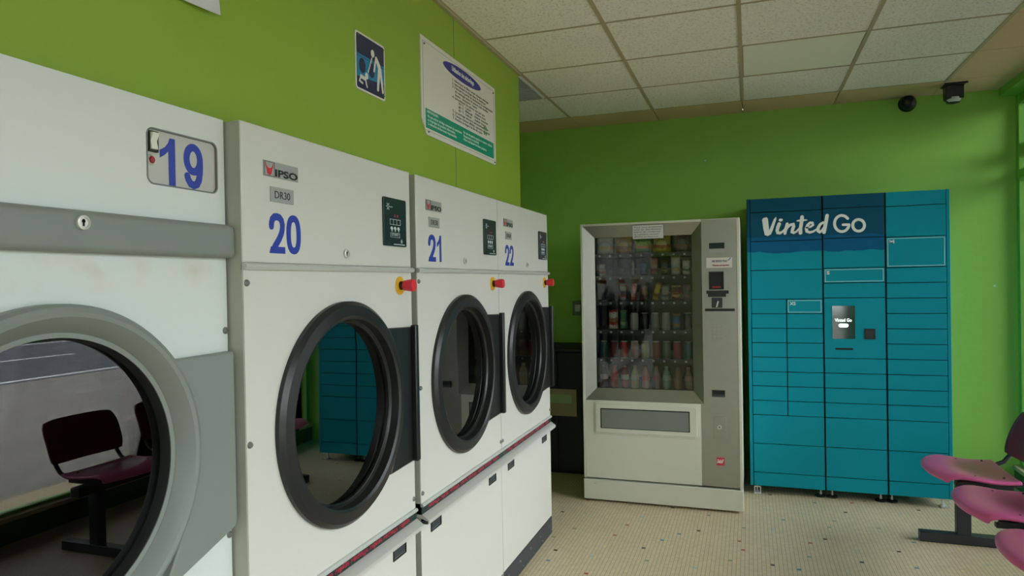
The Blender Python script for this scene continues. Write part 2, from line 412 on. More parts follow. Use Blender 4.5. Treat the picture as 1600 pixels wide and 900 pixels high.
_fonts = {}
def text(name, body, m, parent, x0, x1, z0, z1, y, th=.0006, bold=0, align='LEFT', shear=0, space=1.0, lines=1.0, loc=None):
    """lettering fitted to a box on a plane facing the viewer"""
    cu = bpy.data.curves.new(name, 'FONT'); cu.body = body; cu.size = 1; cu.offset = bold; cu.align_x = align
    cu.shear = shear; cu.space_character = space; cu.space_line = lines; cu.resolution_u = 3
    ob = bpy.data.objects.new(name, cu); C.objects.link(ob)
    dg = bpy.context.evaluated_depsgraph_get(); dg.update()
    me = bpy.data.meshes.new_from_object(ob.evaluated_get(dg)); C.objects.unlink(ob); bpy.data.objects.remove(ob); bpy.data.curves.remove(cu)
    xs = [v.co.x for v in me.vertices]; ys = [v.co.y for v in me.vertices]
    ax, bx, ay, by = min(xs), max(xs), min(ys), max(ys)
    bm = bmesh.new(); bm.from_mesh(me)
    for v in bm.verts:
        v.co = Vector((x0+(v.co.x-ax)/(bx-ax)*(x1-x0), y, z0+(v.co.y-ay)/(by-ay)*(z1-z0)))
    g = bmesh.ops.extrude_face_region(bm, geom=bm.faces[:])
    for e in g['geom']:
        if isinstance(e, bmesh.types.BMVert): e.co.y -= th
    bmesh.ops.recalc_face_normals(bm, faces=bm.faces); bm.to_mesh(me); bm.free(); me.name = name
    me.materials.clear(); me.materials.append(m)
    o = bpy.data.objects.new(name, me); C.objects.link(o)
    if parent: o.parent = parent
    if loc: o.location = loc
    return o

def thing(name, label, cat, loc=(0, 0, 0), rz=0, group=None):
    o = bpy.data.objects.new(name, None); C.objects.link(o); o.empty_display_size = .05
    o.location = loc; o.rotation_euler = (0, 0, rz); o['label'] = label; o['category'] = cat; o['kind'] = 'thing'
    if group: o['group'] = group
    return o
def tag(o, label, cat, group=None, kind='thing'):
    o['label'] = label; o['category'] = cat; o['kind'] = kind
    if group: o['group'] = group
    return o
def struct(name, mb, m, **kw):
    o = mb.build(name, m, kind='structure', **kw); return o

# ------------------------------------------------------------------ the room
H = 2.65; YB = 5.41; XW = 1.68; XP = -1.27; YF = -3.6; XR = -2.5
GX = [-1.2538+.6127*i for i in range(5)]            # ceiling grid lines along the room
GY = [3.2639+.5896*j for j in range(4)]             # cross lines
fl = struct('floor', MB().box(XR-.1, XW+.02, YF-.1, YB+.1, -.12, 0), M['floor'])
INLAY = {'black': ((26, 25, 26), [(5, 240), (26, 228), (47, 236), (18, 203), (35, 199), (25, 189), (4, 181), (-56, 205), (-24, 218), (-15, 200), (-28, 183), (-50, 175)]),
    'blue': ((72, 132, 165), [(18, 235), (8, 216), (40, 207), (10, 180), (37, 189), (-13, 214), (-20, 196), (-24, 190), (-50, 168)]),
    'pale_blue': ((160, 190, 192), [(3, 225), (14, 223), (5, 207), (41, 231), (54, 233), (25, 196), (54, 196), (21, 181), (-49, 206), (-40, 174), (-14, 174), (-32, 207)]),
    'red': ((178, 60, 56), [(29, 238), (33, 241), (-4, 195), (-3, 189), (14, 199), (45, 213), (-51, 218), (-35, 199), (-37, 190), (-39, 163)]),
    'green': ((120, 155, 124), [(22, 219), (-3, 206), (20, 213), (33, 216), (13, 189), (-6, 181), (-49, 192), (-53, 184), (-26, 175), (-37, 217)]),
    'yellow': ((216, 204, 140), [(9, 241), (29, 211), (50, 205), (47, 190), (-30, 167), (-53, 159), (-38, 181)])}
for nm, (c, ts) in INLAY.items():
    mb = MB()
    for a, b in ts+[(a*3-20, b-170) for a, b in ts]: mb.box(a*.02+.0005, a*.02+.0182, b*.02+.0005, b*.02+.0186, -.003, .0004)
    mb.build('coloured_tiles', mat('inlay_'+nm, srgb(*c), .4), fl)
struct('wall_back', MB().box(XR-.1, XW+.14, YB, YB+.12, 0, H+.02), M['green_wall'])
struct('wall_front', MB().box(XR-.1, .75, YF-.12, YF, 0, H+.02).box(.75, XW+.14, YF-.12, YF, 2.5, H+.02).box(1.6, XW+.14, YF-.12, YF, 0, 2.5).box(.75, 1.6, YF-.12, YF, 0, .15), M['sign_white'])
e = bpy.data.objects.new('window_5', None); C.objects.link(e); e['kind'] = 'structure'
MB().outline(.75, 1.6, .15, 2.5, .05, YF-.09, YF-.03).box(1.15, 1.19, YF-.09, YF-.03, .2, 2.45).build('frame', M['green_frame'], e)
MB().box(.76, 1.59, YF-.062, YF-.056, .16, 2.49).build('pane', M['glass_win'], e)
struct('ground_front', MB().box(-14, XW+.14, -22, YF-.12, -.12, -.03), M['pave'])
struct('wall_recess', MB().box(XR-.12, XR, YF, YB, 0, H+.02), M['green_wall'])
w = struct('wall_left', MB().box(XP-.03, XP, YF, 2.9235, 1.802, H).box(XP-.03, XP, 2.9255, 3.87, 1.802, H), M['green_panel'])
struct('wall_left_seam', MB().box(XP-.002, XP+.0006, 2.9228, 2.9262, 1.80, H), M['dgreen'])
for x, z in ((-.302, 2.316), (1.55, 1.341)):
    MB().lathe([(.0, -.002), (.006, -.0015), (.008, .001)], (x, YB, z), 'y', 10).build('filler_spot', M['paper'], bpy.data.objects['wall_back'])
# ceiling: white mineral tiles with a tan border along the back and the window side
XE, YE, XC = GX[4], GY[3], 1.585
def cells():
    mbw, mbt = MB(), MB()
    mbw.box(XR-.1, GX[2]-.001, YF-.1, YE, H, H+.05)
    mbw.box(GX[2]-.001, GX[3]+.001, YF-.1, GY[1], H, H+.05); mbw.box(GX[2]-.001, GX[3]+.001, GY[2], YE, H, H+.05)
    mbw.box(GX[3]+.001, XE, YF-.1, YE, H, H+.05)
    ys = [YF]+[GY[0]+.5896*(j) for j in range(-11, 4)]+[YB]
    ys = [y for y in ys if y >= YF]
    for a, b in zip(ys, ys[1:]): mbt.box(XE, XC, a+.003, b-.003, H, H+.05)
    xs = [XR]+[GX[0]+.6127*i for i in range(-2, 5)]
    for a, b in zip(xs, xs[1:]): mbt.box(a+.003, b-.003, YE+.002, YB, H, H+.05)
    mbt.box(XR, XC, YF, YB, H+.03, H+.06)
    return mbw, mbt
mbw, mbt = cells()
struct('ceiling', mbw, M['ceiling']); struct('ceiling_border', mbt, M['tan_tile'])
bars = MB()
for i in range(-2, 5):
    x = GX[0]+.6127*i
    if x > XR: bars.box(x-.010, x+.010, YF, YE, H-.004, H+.004)
for j in range(-11, 4):
    y = GY[0]+.5896*j
    if y > YF: bars.box(XR, XE, y-.006 if j < 3 else y-.003, y+.006 if j < 3 else y+.003, H-.003, H+.004)
struct('trim_1', bars, M['bar'])
struct('trim_2', MB().box(XP, XP+.020, YF, 3.87, H-.014, H-.002), M['bar'])
struct('ceiling_roof', MB().box(XR-.12, XW+.16, YF-.12, YB+.12, H+.07, H+.2), M['bar'])

# window side: low plinth with a tiled ledge, green frames, glass
struct('wall_right', MB().box(XC, XW+.12, YF, YB, 2.60, H+.06), M['green_frame'])
struct('trim_3', MB().box(XW-.03, XW+.31, YF, YB, -.03, .125), M['dgreen'])
struct('trim_4', MB().box(XW-.04, XW+.32, YF, YB, .125, .15), M['sill'])
bays = [5.41, 2.15, .2, -1.7, -3.6]
for k in range(4):
    y1, y0 = bays[k], bays[k+1]
    e = bpy.data.objects.new('window_%d' % (k+1), None); C.objects.link(e); e['kind'] = 'structure'
    fr = MB()
    fr.box(XW, XW+.07, y1-.045, y1, .15, 2.6).box(XW, XW+.07, y0, y0+.045, .15, 2.6)
    fr.box(XW+.005, XW+.065, y0+.045, y1-.045,   .15, .168).box(XW+.005, XW+.065, y0+.045, y1-.045, 2.54, 2.6)
    fr.box(XW-.012, XW+.075, y0+.045, y1-.045, 2.045, 2.10)
    fr.build('frame', M['green_frame'], e, bevel=.004)
    MB().box(XW+.03, XW+.036, y0+.04, y1-.04, .16, 2.55).build('pane', M['glass_win'], e)
    MB().box(XW+.04, XW+.045, y0+.05, y1-.05, 2.19, 2.275).build('teal_strip', M['teal_film'], e)
    MB().box(XW+.037, XW+.05, y0+.05, y1-.05, 2.275, 2.285).build('pale_bar', M['pale_teal'], e)

# outside, seen only in reflections and as light
struct('ground', MB().box(XW+.32, 8.4, -22, 30, -.12, -.03), M['pave'])
struct('road', MB().box(0, 7.6, -40, 50, -.14, -.04), M['road'], loc=(8.4, 0, 0))
o = MB().box(16, 30, -40, 50, -.1, 0.02).build('verge_grass', M['verge']); tag(o, 'grass verge on the far side of the road', 'grass', kind='stuff')
hg = MB()
for i in range(60):
    y = -38+i*1.5+random.uniform(-.4, .4); r = random.uniform(1.2, 2.2)
    hg.lathe([(0.01, -r)]+[(r*math.cos(a), r*math.sin(a)) for a in (-.9, -.4, .1, .6, 1.1)]+[(.01, r)], (24+random.uniform(-1, 1), y, r+.03), 'z', 9)
o = hg.build('hedge_foliage', M['hedge']); tag(o, 'dark green hedge beyond the road outside the windows', 'hedge', kind='stuff')
o = MB().lathe([(.03, 0), (.03, 2.6), (.0, 2.62)], (4.4, 4.1, -.03), 'z', 12).build('street_pole', M['cable'])
tag(o, 'thin grey blue pole on the pavement outside the window', 'pole')

# ------------------------------------------------------------------ ceiling lights
t = thing('ceiling_light', 'smooth cream ceiling light panel set among the speckled ceiling tiles', 'ceiling light', (GX[2], GY[1], H))
MB().box(.014, .60, .012, .578, -.001, .02).build('diffuser', M['diffuser'], t)
MB().outline(.0, .6127, 0, .5896, .014, -.0, .01).build('frame', M['bar'], t, bevel=0).rotation_euler = (-PI/2, 0, 0)
t.children[1].location = (0, 0, .004)
t.children[1].rotation_euler = (PI/2, 0, 0); t.children[1].scale = (1, 1, -1)
t2 = thing('ceiling_light', 'unlit louvred ceiling light beside the top corner of the green panel wall', 'ceiling light', (GX[0]-.6127, GY[1], H))
MB().box(.02, .59, .02, .57, -.003, 0).build('reflector', M['louvre'], t2)
lv = MB()
for k in range(12): lv.box(.02, .59, .03+k*.046, .034+k*.046, -.014, -.003)
for k in range(4): lv.box(.02+k*.19, .024+k*.19, .02, .57, -.016, -.003)
lv.build('louvre', M['louvre'], t2)

# ------------------------------------------------------------------ dryers
def number(parent, spec, z0, z1, y):
    '''bold condensed house-style numerals: each glyph fitted to its own box'''
    for ch, x0, x1 in spec:
        if ch == '1':
            w, h = x1-x0, z1-z0
            P = [(1, 0), (1, 1), (.66, 1), (.55, .89), (.34, .79), (0, .71), (0, .55), (.30, .62), (.56, .72), (.56, 0)]
            MB().prism([(x0+a*w, z0+b*h) for a, b in P], y-.0006, y).build('number_decal', M['blue'], parent)
        else:
            w, h = x1-x0, z1-z0; s = .30*w; sx0, sx1, sz0, sz1 = x0+s/2, x1-s/2, z0+s/2, z1-s/2
            Q = lambda a, b: (sx0+a*(sx1-sx0), sz0+b*(sz1-sz0))
            m = MB()
            if ch == '0':
                pw_ = lambda c: math.copysign(abs(c)**.8, c)
                m.stroke([Q(.5+.5*pw_(math.cos(a)), .5+.5*pw_(math.sin(a))) for a in [i*PI/20 for i in range(40)]], s, y-.0006, y, True)
            elif ch == '2':
                m.stroke([Q(*p) for p in [(0, .70), (.02, .80), (.10, .91), (.28, .985), (.5, 1), (.74, .98), (.92, .90), (1, .77), (.98, .64), (.90, .51), (.72, .36), (.48, .21), (.26, .08), (.16, .0)]], s, y-.0006, y)
                m.prism([(x0, z0), (x1, z0), (x1, z0+s*.92), (x0+.1*w, z0+s*.92)], y-.0007, y)
            else:
                m.stroke([Q(.5+.5*math.cos(a), .68+.32*math.sin(a)) for a in [i*PI/16 for i in range(32)]], s, y-.0006, y, True)
                m.stroke([Q(*p) for p in [(1, .68), (1, .50), (.98, .34), (.90, .16), (.74, .04), (.5, 0), (.27, .03), (.10, .13), (.03, .22)]], s, y-.0006, y)
            m.build('number_decal', M['blue'], parent)

XD = -1.0763
def bolt(parent, x, z, r=.008, y=0):
    MB().lathe([(.0, -.006), (r*.6, -.006), (r, -.002), (r, .001)], (x, y, z), 'y', 12).build('bolt', M['bolt'], parent)
def keylock(parent, x, z, r=.014, y=0):
    o = MB().lathe([(.0, -.004), (r*.72, -.004), (r*.75, -.007), (r, -.006), (r, .001)], (x, y, z), 'y', 24).build('lock', M['chrome'], parent)
    MB().box(x-.0018, x+.0018, y-.0048, y-.0035, z-r*.5, z+r*.5).ellipse(x, z+r*.2, .0035, .0035, y-.0048, y-.0035, 10).build('keyhole', M['blackm'], o)
def emblem(m, x0, z0, s):                           # the red horned mark on the badge
    P = lambda a: [(x0+u*s, z0+v*s) for u, v in a]
    return (m.prism(P([(.06, .95), (.2, .62), (.5, .5), (.5, .32), (.3, .4), (.1, .6)]), -.0034, -.0026)
             .prism(P([(.94, .95), (.9, .6), (.7, .4), (.5, .32), (.5, .5), (.8, .62)]), -.0034, -.0026)
             .prism(P([(.2, .46), (.5, .28), (.8, .46), (.7, .15), (.5, .02), (.3, .15)]), -.0034, -.0026))

def dryer(y0, w, num, label, slots, right_end=False):
    t = thing('tumble_dryer', label, 'dryer', (XD, y0, 0), PI/2, 'tall white dryers in the row')
    cx, cz, R = w/2+.003, 1.065, .312
    # open-fronted cabinet
    cb = MB(); D = .86
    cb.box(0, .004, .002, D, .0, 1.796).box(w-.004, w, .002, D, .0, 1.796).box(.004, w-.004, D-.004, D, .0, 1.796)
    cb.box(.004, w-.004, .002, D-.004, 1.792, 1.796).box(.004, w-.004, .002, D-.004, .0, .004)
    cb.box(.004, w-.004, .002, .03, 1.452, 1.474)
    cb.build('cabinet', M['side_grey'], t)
    MB().box(0.002, w-.002, 0, .03, 1.477, 1.7985).build('header_panel', M['white'], t, bevel=.004)
    MB().holed(.002, w-.002, .667, 1.4605, 0, .02, cx, cz, .262).build('front_panel', M['white'], t)
    MB().box(.002, w-.002, 0, .02, .098, .598).build('lint_panel', M['white'], t, bevel=.004)
    k = MB().box(.0, w, .0 if right_end else .012, .03, .0, .095).build('kick_plate', M['kick'], t, bevel=.003)
    if right_end:
        for q in range(5): bolt(k, .06+q*.17, .062, .006); bolt(k, .10+q*.17, .025, .005)
    # trim strip between header and door panel
    MB().prism_x([(.004, 1.460), (-.009, 1.4615), (-.012, 1.466), (-.012, 1.472), (-.006, 1.4765), (.004, 1.4765)], .0, w+.001).build('trim_strip', M['chrome'], t)
    # door
    ring = MB().lathe([(R, .0), (R, -.012), (R-.012, -.022), (R-.040, -.026), (R-.049, -.022), (R-.052, .002), (R-.057, .008), (.2535, .010), (.251, .03), (.262, .035)], (cx, 0, cz), 'y', 96).build('door', M['black'], t, smooth=28)
    MB().lathe([(.2525, .006), (.2565, .003), (.2550, -.002), (.2515, -.001)], (cx, .010, cz), 'y', 96, True).build('gasket', M['black'], ring)
    MB().lathe([(.0, .0), (.12, .0), (.2515, .0), (.2515, .004), (.12, .004), (.0, .004)], (cx, .018, cz), 'y', 72).build('glass', M['glass_dryer'], ring, smooth=60)
    MB().lathe([(.255, .034), (.262, .08), (.33, .12), (.33, .70), (.0, .70)], (cx, .0, cz), 'y', 64).build('drum', M['drum'], t)
    # handle plate at the right of the door
    hp = MB().prism([(cx+.215, 1.286), (w-.020, 1.280), (w-.020, .836), (cx+.215, .830), (cx+.262, .905), (cx+.285, 1.0), (cx+.285, 1.13), (cx+.262, 1.225)], -.016, .0).build('handle_plate', M['black'], t, bevel=.004)
    MB().box(w-.042, w-.018, -.034, -.014, .836, 1.287).build('pull', M['black'], hp, bevel=.004)
    # badge, model plate, number
    b = MB().box(.076, .206, -.0026, .001, 1.6835, 1.7205).build('badge', M['badge'], t)
    emblem(MB(), .0785, 1.6855, .034).build('emblem', M['logo_red'], b)
    MB().outline(.078, .1145, 1.685, 1.719, .0008, -.0032, -.0026).build('emblem_border', M['panel'], b)
    text('lettering', 'IPSO', M['black_txt'], b, .1165, .2035, 1.686, 1.704, -.0026, bold=.035)
    p = MB().box(.099, .187, -.0024, .001, 1.625, 1.661).build('model_plate', M['badge'], t)
    text('lettering', 'DR30', M['black_txt'], p, .114, .172, 1.634, 1.652, -.0024)
    number(t, {'20': [('2', .093, .152), ('0', .158, .215)], '21': [('2', .093, .155), ('1', .166, .203)], '22': [('2', .093, .152), ('2', .158, .216)]}[num], 1.5015, 1.599, 0)
    keylock(t, .421, 1.511, .0125)
    # control panel
    c = MB().rrect(.630, .777, 1.544, 1.697, .006, -.006, .001).build('control_panel', M['panel'], t, bevel=.001)
    MB().outline(.667, .735, 1.612, 1.630, .0013, -.0068, -.006).box(.689, .690, -.0068, -.006, 1.612, 1.630).box(.711, .712, -.0068, -.006, 1.612, 1.630).build('display', M['panel_txt'], c)
    MB().box(.694, .703, -.0068, -.006, 1.637, 1.645).box(.712, .721, -.0068, -.006, 1.637, 1.645).build('indicator', M['red_txt'], c)
    for q in range(3):
        xq = .675+q*.022
        MB().prism([(xq+.002, 1.590), (xq+.002, 1.594), (xq-.006, 1.600), (xq-.002, 1.606), (xq+.006, 1.606), (xq+.011, 1.600), (xq+.006, 1.594), (xq+.006, 1.590)], -.0068, -.006).build('button', M['panel_txt'], c)
    text('lettering', 'START', M['panel_txt'], c, .677, .723, 1.577, 1.585, -.006)
    MB().outline(.670, .730, 1.572, 1.5865, .0009, -.0068, -.006).box(.69, .762, -.0068, -.006, 1.549, 1.5515).build('frame_print', M['panel_txt'], c)
    st, st2 = MB(), MB()
    for q in range(6):
        a = q*PI/3; st.stroke([(.656+.004*math.cos(a), 1.668+.004*math.sin(a)), (.656+.011*math.cos(a), 1.668+.011*math.sin(a))], .002, -.0066, -.006)
        st2.stroke([(.742+.002*math.cos(a), 1.561+.002*math.sin(a)), (.742+.006*math.cos(a), 1.561+.006*math.sin(a))], .002, -.0066, -.006)
    st.stroke([(.668, 1.668), (.684, 1.668)], .0015, -.0066, -.006).build('snowflake_print', M['panel_txt'], c)
    st2.build('drum_print', M['panel_txt'], c)
    # emergency stop
    e = MB().lathe([(.0, -.004), (.0285, -.004), (.030, -.002), (.030, .001)], (.735, 0, 1.418), 'y', 32).build('emergency_stop', M['yellow'], t)
    MB().lathe([(.014, -.003), (.014, -.016), (.0, -.016)], (.735, 0, 1.418), 'y', 20).build('collar', M['blackm'], e)
    MB().lathe([(.012, -.014), (.0165, -.018), (.0205, -.046), (.019, -.052), (.0, -.054)], (.735, 0, 1.418), 'y', 28).build('knob', M['red'], e)
    for z in (1.431, 1.063, .70):
        bolt(t, .012, z)
        if z < 1.3: bolt(t, w-.012, z)
    # lint drawer rail
    r = MB().prism_x([(.02, .667), (-.006, .666), (-.010, .660), (-.008, .6555), (.02, .6555)], .0, w).build('rail', M['chrome'], t)
    MB().box(.0, w, -.003, .02, .630, .6555).build('black_strip', M['panel'], r)
    ph = 'séchage rapide '*4
    text('strip_lettering', ph.strip(), M['dred'], r, .05, w-.05, .6325, .653, -.003, bold=.06)
    MB().prism_x([(.02, .630), (-.004, .630), (-.030, .612), (-.030, .600), (-.026, .600), (-.026, .609), (.02, .622)], -.0005, w+.001).build('drawer_pull', M['chrome'], r)
    MB().box(.0, w, -.024, .004, .5985, .609).build('pull_underside', M['kick'], r)
    for sx in slots:
        s = MB().outline(sx-.043, sx+.043, .545, .585, .005, -.003, .001).build('latch', M['blackm'], t)
        MB().box(sx-.037, sx+.037, -.001, .001, .551, .579).build('latch_paddle', M['kick'], s, bevel=.003)
    return t
dryer(1.268, .8175, '20', 'white tumble dryer with blue number 20, its glass reflecting the teal lockers', (.70,))
dryer(2.1257, .8135, '21', 'white tumble dryer with blue number 21 between dryers 20 and 22', (.115, .69))
dryer(2.9407, .8120, '22', 'white tumble dryer with blue number 22, last of the row', (.122, .68), True)

def big_dryer():
    x1 = 1.262; w = .86; y0 = x1-w; X19 = -1.1163
    t = thing('tumble_dryer', 'white dryer with blue number 19 on a metal plate and a grey door ring', 'dryer', (X19, y0, 0), PI/2)
    cx, cz = .857-y0-.012, 1.094
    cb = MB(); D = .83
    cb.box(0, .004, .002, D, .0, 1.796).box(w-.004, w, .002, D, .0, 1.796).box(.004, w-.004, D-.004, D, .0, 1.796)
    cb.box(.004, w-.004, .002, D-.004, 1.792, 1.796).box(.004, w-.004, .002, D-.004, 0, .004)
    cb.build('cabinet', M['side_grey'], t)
    px0, px1, pz0, pz1 = 1.0515-y0, 1.2395-y0, 1.6305, 1.741
    hd = MB()
    hd.box(0, px0, 0, .03, 1.52, 1.7985).box(px1, w, 0, .03, 1.52, 1.7985).box(px0, px1, 0, .03, 1.52, pz0).box(px0, px1, 0, .03, pz1, 1.7985)
    rp_ = rrpts(px0, px1, pz0, pz1, .015, 6)
    for q, c in enumerate(((px1, pz1), (px0, pz1), (px0, pz0), (px1, pz0))): hd.prism([c]+rp_[q*7:q*7+7], 0, .03)
    hd.build('header_panel', M['white19'], t, smooth=30)
    pl = MB().box(px0-.001, px1+.001, .004, .010, pz0-.001, pz1+.001).build('number_plate', M['plate'], t)
    MB().stroke(rrpts(px0, px1, pz0, pz1, .015, 6), .003, -.001, .004, True).build('plate_rim', M['bolt'], pl)
    pw = px1-px0
    number(pl, [('1', px0+.185*pw, px0+.395*pw), ('9', px0+.515*pw, px0+.80*pw)], pz0+.0025, pz0+.099, .004)
    sw = MB().box(px0+.004, px0+.027, -.002, .006, pz1-.047, pz1-.006).build('switch', M['blackm'], pl)
    MB().prism_x([(.002, pz1-.044), (-.006, pz1-.042), (-.003, pz1-.026), (-.010, pz1-.010), (.002, pz1-.009)], px0+.007, px0+.022).build('rocker', M['cream'], sw)
    lp = MB().lathe([(.011, .002), (.011, -.001), (.009, -.003), (.0075, -.002)], (px0+.014, .004, pz1-.063), 'y', 24).build('pilot_lamp', M['chrome'], pl)
    MB().lathe([(.0, -.006), (.005, -.005), (.0078, -.001), (.0078, .002)], (px0+.014, .004, pz1-.063), 'y', 20).build('lens', M['red_txt'], lp)
    # padded grey band
    band = MB()
    prof = [(.02, 1.487), (-.015, 1.487), (-.0205, 1.491), (-.0225, 1.498), (-.0225, 1.550), (-.0205, 1.557), (-.015, 1.561), (.02, 1.561)]
    band.prism_x(prof, -.004, w-.004)
    n = 10; pv = None
    band.prism_x([(p[0]*(.97), 1.524+(p[1]-1.524)*.93) for p in prof], w-.004, w+.003)
    
    band.build('grey_band', M['grey'], t, smooth=50)
    keylock(t, .8898-y0, 1.5385, .0125, -.0225)
    fp = MB().holed(0, w, .12, 1.487, 0, .02, cx, cz, .262).build('front_panel', M['white19'], t)
    MB().box(0, w, .012, .03, 0, .118).build('kick_plate', M['kick'], t)
    ring = MB().lathe([(.305, .0), (.305, -.022), (.300, -.031), (.291, -.035), (.283, -.033), (.257, -.008), (.256, -.005), (.247, -.004), (.246, .004), (.262, .02)], (cx, 0, cz), 'y', 96).build('door', M['grey'], t, smooth=28)
    MB().lathe([(.2475, -.004), (.246, .0), (.243, .024), (.25, .05)], (cx, 0, cz), 'y', 96).build('gasket', M['blackm'], ring)
    g = MB().lathe([(.0, .0), (.12, .0), (.245, .0), (.245, .004), (.12, .004), (.0, .004)], (0, 0, 0), 'y', 72).build('glass', M['glass19'], ring, loc=(cx, .021, cz), smooth=60)
    g.rotation_euler = (math.radians(.1), 0, math.radians(0))
    MB().lathe([(.24, .05), (.262, .08), (.32, .12), (.32, .70), (.0, .70)], (cx, 0, cz), 'y', 64).build('drum', M['drum'], t)
    hp = MB().prism([(cx+.20, 1.277), (1.2545-y0, 1.279), (1.2575-y0, 1.274), (1.2575-y0, .900), (1.2525-y0, .887), (cx+.205, .820), (cx+.26, .93), (cx+.288, 1.04), (cx+.288, 1.15), (cx+.262, 1.23)], -.022, .0).build('hinge_plate', M['grey'], t, bevel=.004)
    for z in (1.325, .865): bolt(t, w-.007, z)
big_dryer()

# ------------------------------------------------------------------ vending machine
VX, VY = -1.0326, 4.3846
def vending():
    t = thing('vending_machine', 'cream vending machine with steel framed glass front full of snacks and bottles', 'vending machine', (VX, VY, 0))
    W, Ht, D = .9810, 1.789, .88
    gx0, gx1, gz0, gz1 = .085, .696, .727, 1.70
    cb = MB()
    cb.box(0, .012, .004, D, .145, Ht).box(W-.012, W, .004, D, .145, Ht).box(.012, W-.012, D-.012, D, .145, Ht)
    cb.box(.012, W-.012, .004, D-.012, Ht-.012, Ht).box(.012, W-.012, .03, D-.012, .145, .655)
    cb.box(.012, W-.012, .05, D-.05, .0, .145)
    cb.build('cabinet', M['cream'], t)
    liner = MB()
    liner.box(.02, .03, .05, .70, .66, 1.775).box(.745, .755, .05, .70, .66, 1.775).box(.03, .745, .69, .70, .66, 1.775).box(.03, .745, .05, .69, .655, .665).box(.03, .745, .05, .69, 1.765, 1.775)
    liner.box(.755, W-.012, .05, .06, .16, 1.775)
    liner.build('display_liner', M['interior'], t)
    # door frame
    MB().box(0, .016, -.012, .02, .15, Ht).box(.016, .755, -.012, .02, 1.7745, Ht).box(W-.019, W, -.014, .02, .14, Ht).box(.755, W-.019, -.010, .02, 1.784, Ht).build('door_edge', M['cream'], t, bevel=.003)
    ox0, ox1, oz0, oz1 = .016, .758, .655, 1.7745
    fr = MB(); a = [(ox0, oz0), (ox1, oz0), (ox1, oz1), (ox0, oz1)]; b = [(gx0, gz0), (gx1, gz0), (gx1, gz1), (gx0, gz1)]
    yo, yi = -.010, .030
    n0 = len(fr.v)
    fr.v += [(x, yo, z) for x, z in a]+[(x, yi, z) for x, z in b]+[(x, yi+.012, z) for x, z in b]+[(x, yi+.012, z) for x, z in a]
    for i in range(4):
        j = (i+1) % 4
        fr.f += [(i, j, 4+j, 4+i), (4+i, 4+j, 8+j, 8+i), (8+i, 8+j, 12+j, 12+i), (12+i, 12+j, j, i)]
    fr.build('window_frame', M['steel'], t)
    MB().box(gx0-.005, gx1+.005, .034, .038, gz0-.005, gz1+.005).build('window_glass', M['glass_vend'], t)
    # steel control side
    cp = MB().box(.7405, W-.019, -.010, .03, .152, .655).box(.758, W-.019, -.010, .03, .655, 1.784).build('control_side', M['steel'], t)
    Y = -.010
    d = MB().rrect(.795, .909, 1.563, 1.672, .003, Y-.004, Y+.001).build('display_unit', M['steel'], cp)
    MB().box(.803, .893, Y-.006, Y-.003, 1.606, 1.641).build('display_screen', M['panel'], d)
    MB().box(.803, .893, Y-.006, Y-.003, 1.582, 1.603).build('display_label', M['badge'], d)
    s = MB().box(.785, .936, Y-.0014, Y+.001, 1.489, 1.551).build('sticker', M['sign_white'], cp)
    text('lettering', 'NE REND PAS', M['navy'], s, .818, .905, 1.523, 1.536, Y-.0014, bold=.02)
    text('red_lettering', 'Pièces acceptées', M['red_txt'], s, .822, .918, 1.497, 1.510, Y-.0014, bold=.03)
    MB().stroke([(.905, 1.531), (.918, 1.536), (.927, 1.549)], [.001, .006, .004], Y-.002, Y-.0014).build('swoosh', M['turq'], s)
    bv = MB().outline(.799, .886, 1.357, 1.466, .004, Y-.008, Y+.001).build('bill_slot', M['black'], cp)
    MB().box(.803, .882, Y-.002, Y+.001, 1.361, 1.462).build('bill_recess', M['blackm'], bv)
    MB().box(.818, .868, Y-.003, Y-.0018, 1.366, 1.378).build('bill_light', M['red_txt'], bv)
    MB().box(.886, .903, Y-.004, Y+.001, 1.357, 1.466).build('bill_side', M['badge'], bv)
    MB().box(.783, .914, Y-.003, Y+.001, 1.331, 1.351).box(.792, .898, Y-.003, Y+.001, 1.312, 1.331).build('black_label', M['black'], cp)
    MB().box(.774, .947, Y-.003, Y+.001, 1.2245, 1.241).build('black_label', M['black'], cp)
    cs = MB().box(.813, .876, Y-.006, Y+.001, 1.2455, 1.308).build('coin_slot', M['kick'], cp, bevel=.002)
    MB().prism([(.838, 1.25), (.846, 1.25), (.856, 1.285), (.848, 1.287)], Y-.014, Y-.006).build('coin_lever', M['chrome'], cs)
    for r in range(4):
        for c in range(3):
            MB().box(.812+c*.0235, .832+c*.0235, Y-.0025, Y+.001, 1.057+r*.0215, 1.0745+r*.0215).build('key', M['steel'], cp, bevel=.001)
    cr = MB().outline(.807, .884, .702, .744, .004, Y-.005, Y+.001).build('coin_return', M['kick'], cp)
    MB().box(.811, .880, Y-.001, Y+.001, .706, .740).build('return_flap', M['blackm'], cr); MB().box(.811, .880, Y-.004, Y-.001, .706, .717).build('return_lip', M['kick'], cr)
    lk = MB().box(.813, .888, Y-.002, Y+.001, .449, .577).box(.828, .872, Y-.003, Y+.001, .577, .590).build('lock_plate', M['steel'], cp, bevel=.001)
    keylock(lk, .848, .517, .013, Y-.002)
    lg = MB().box(.829, .874, Y-.001, Y+.001, .284, .332).build('logo', M['logo_red'], cp)
    text('lettering', 'Sielaff', M['wprint'], lg, .831, .870, .297, .322, Y-.001, bold=.03, shear=.3)
    # lower panel with product bin
    lp = MB().box(.016, .7395, -.012, .03, .152, .6535).build('lower_panel', M['cream'], t, bevel=.002)
    bn = MB().prism(rrpts(.074, .728, .437, .645, .020), -.0155, -.011).build('bin_surround', M['cream'], t, bevel=.002)
    MB().prism(rrpts(.084, .718, .448, .634, .014), -.020, -.015).build('bin_frame', M['cream'], bn, bevel=.003)
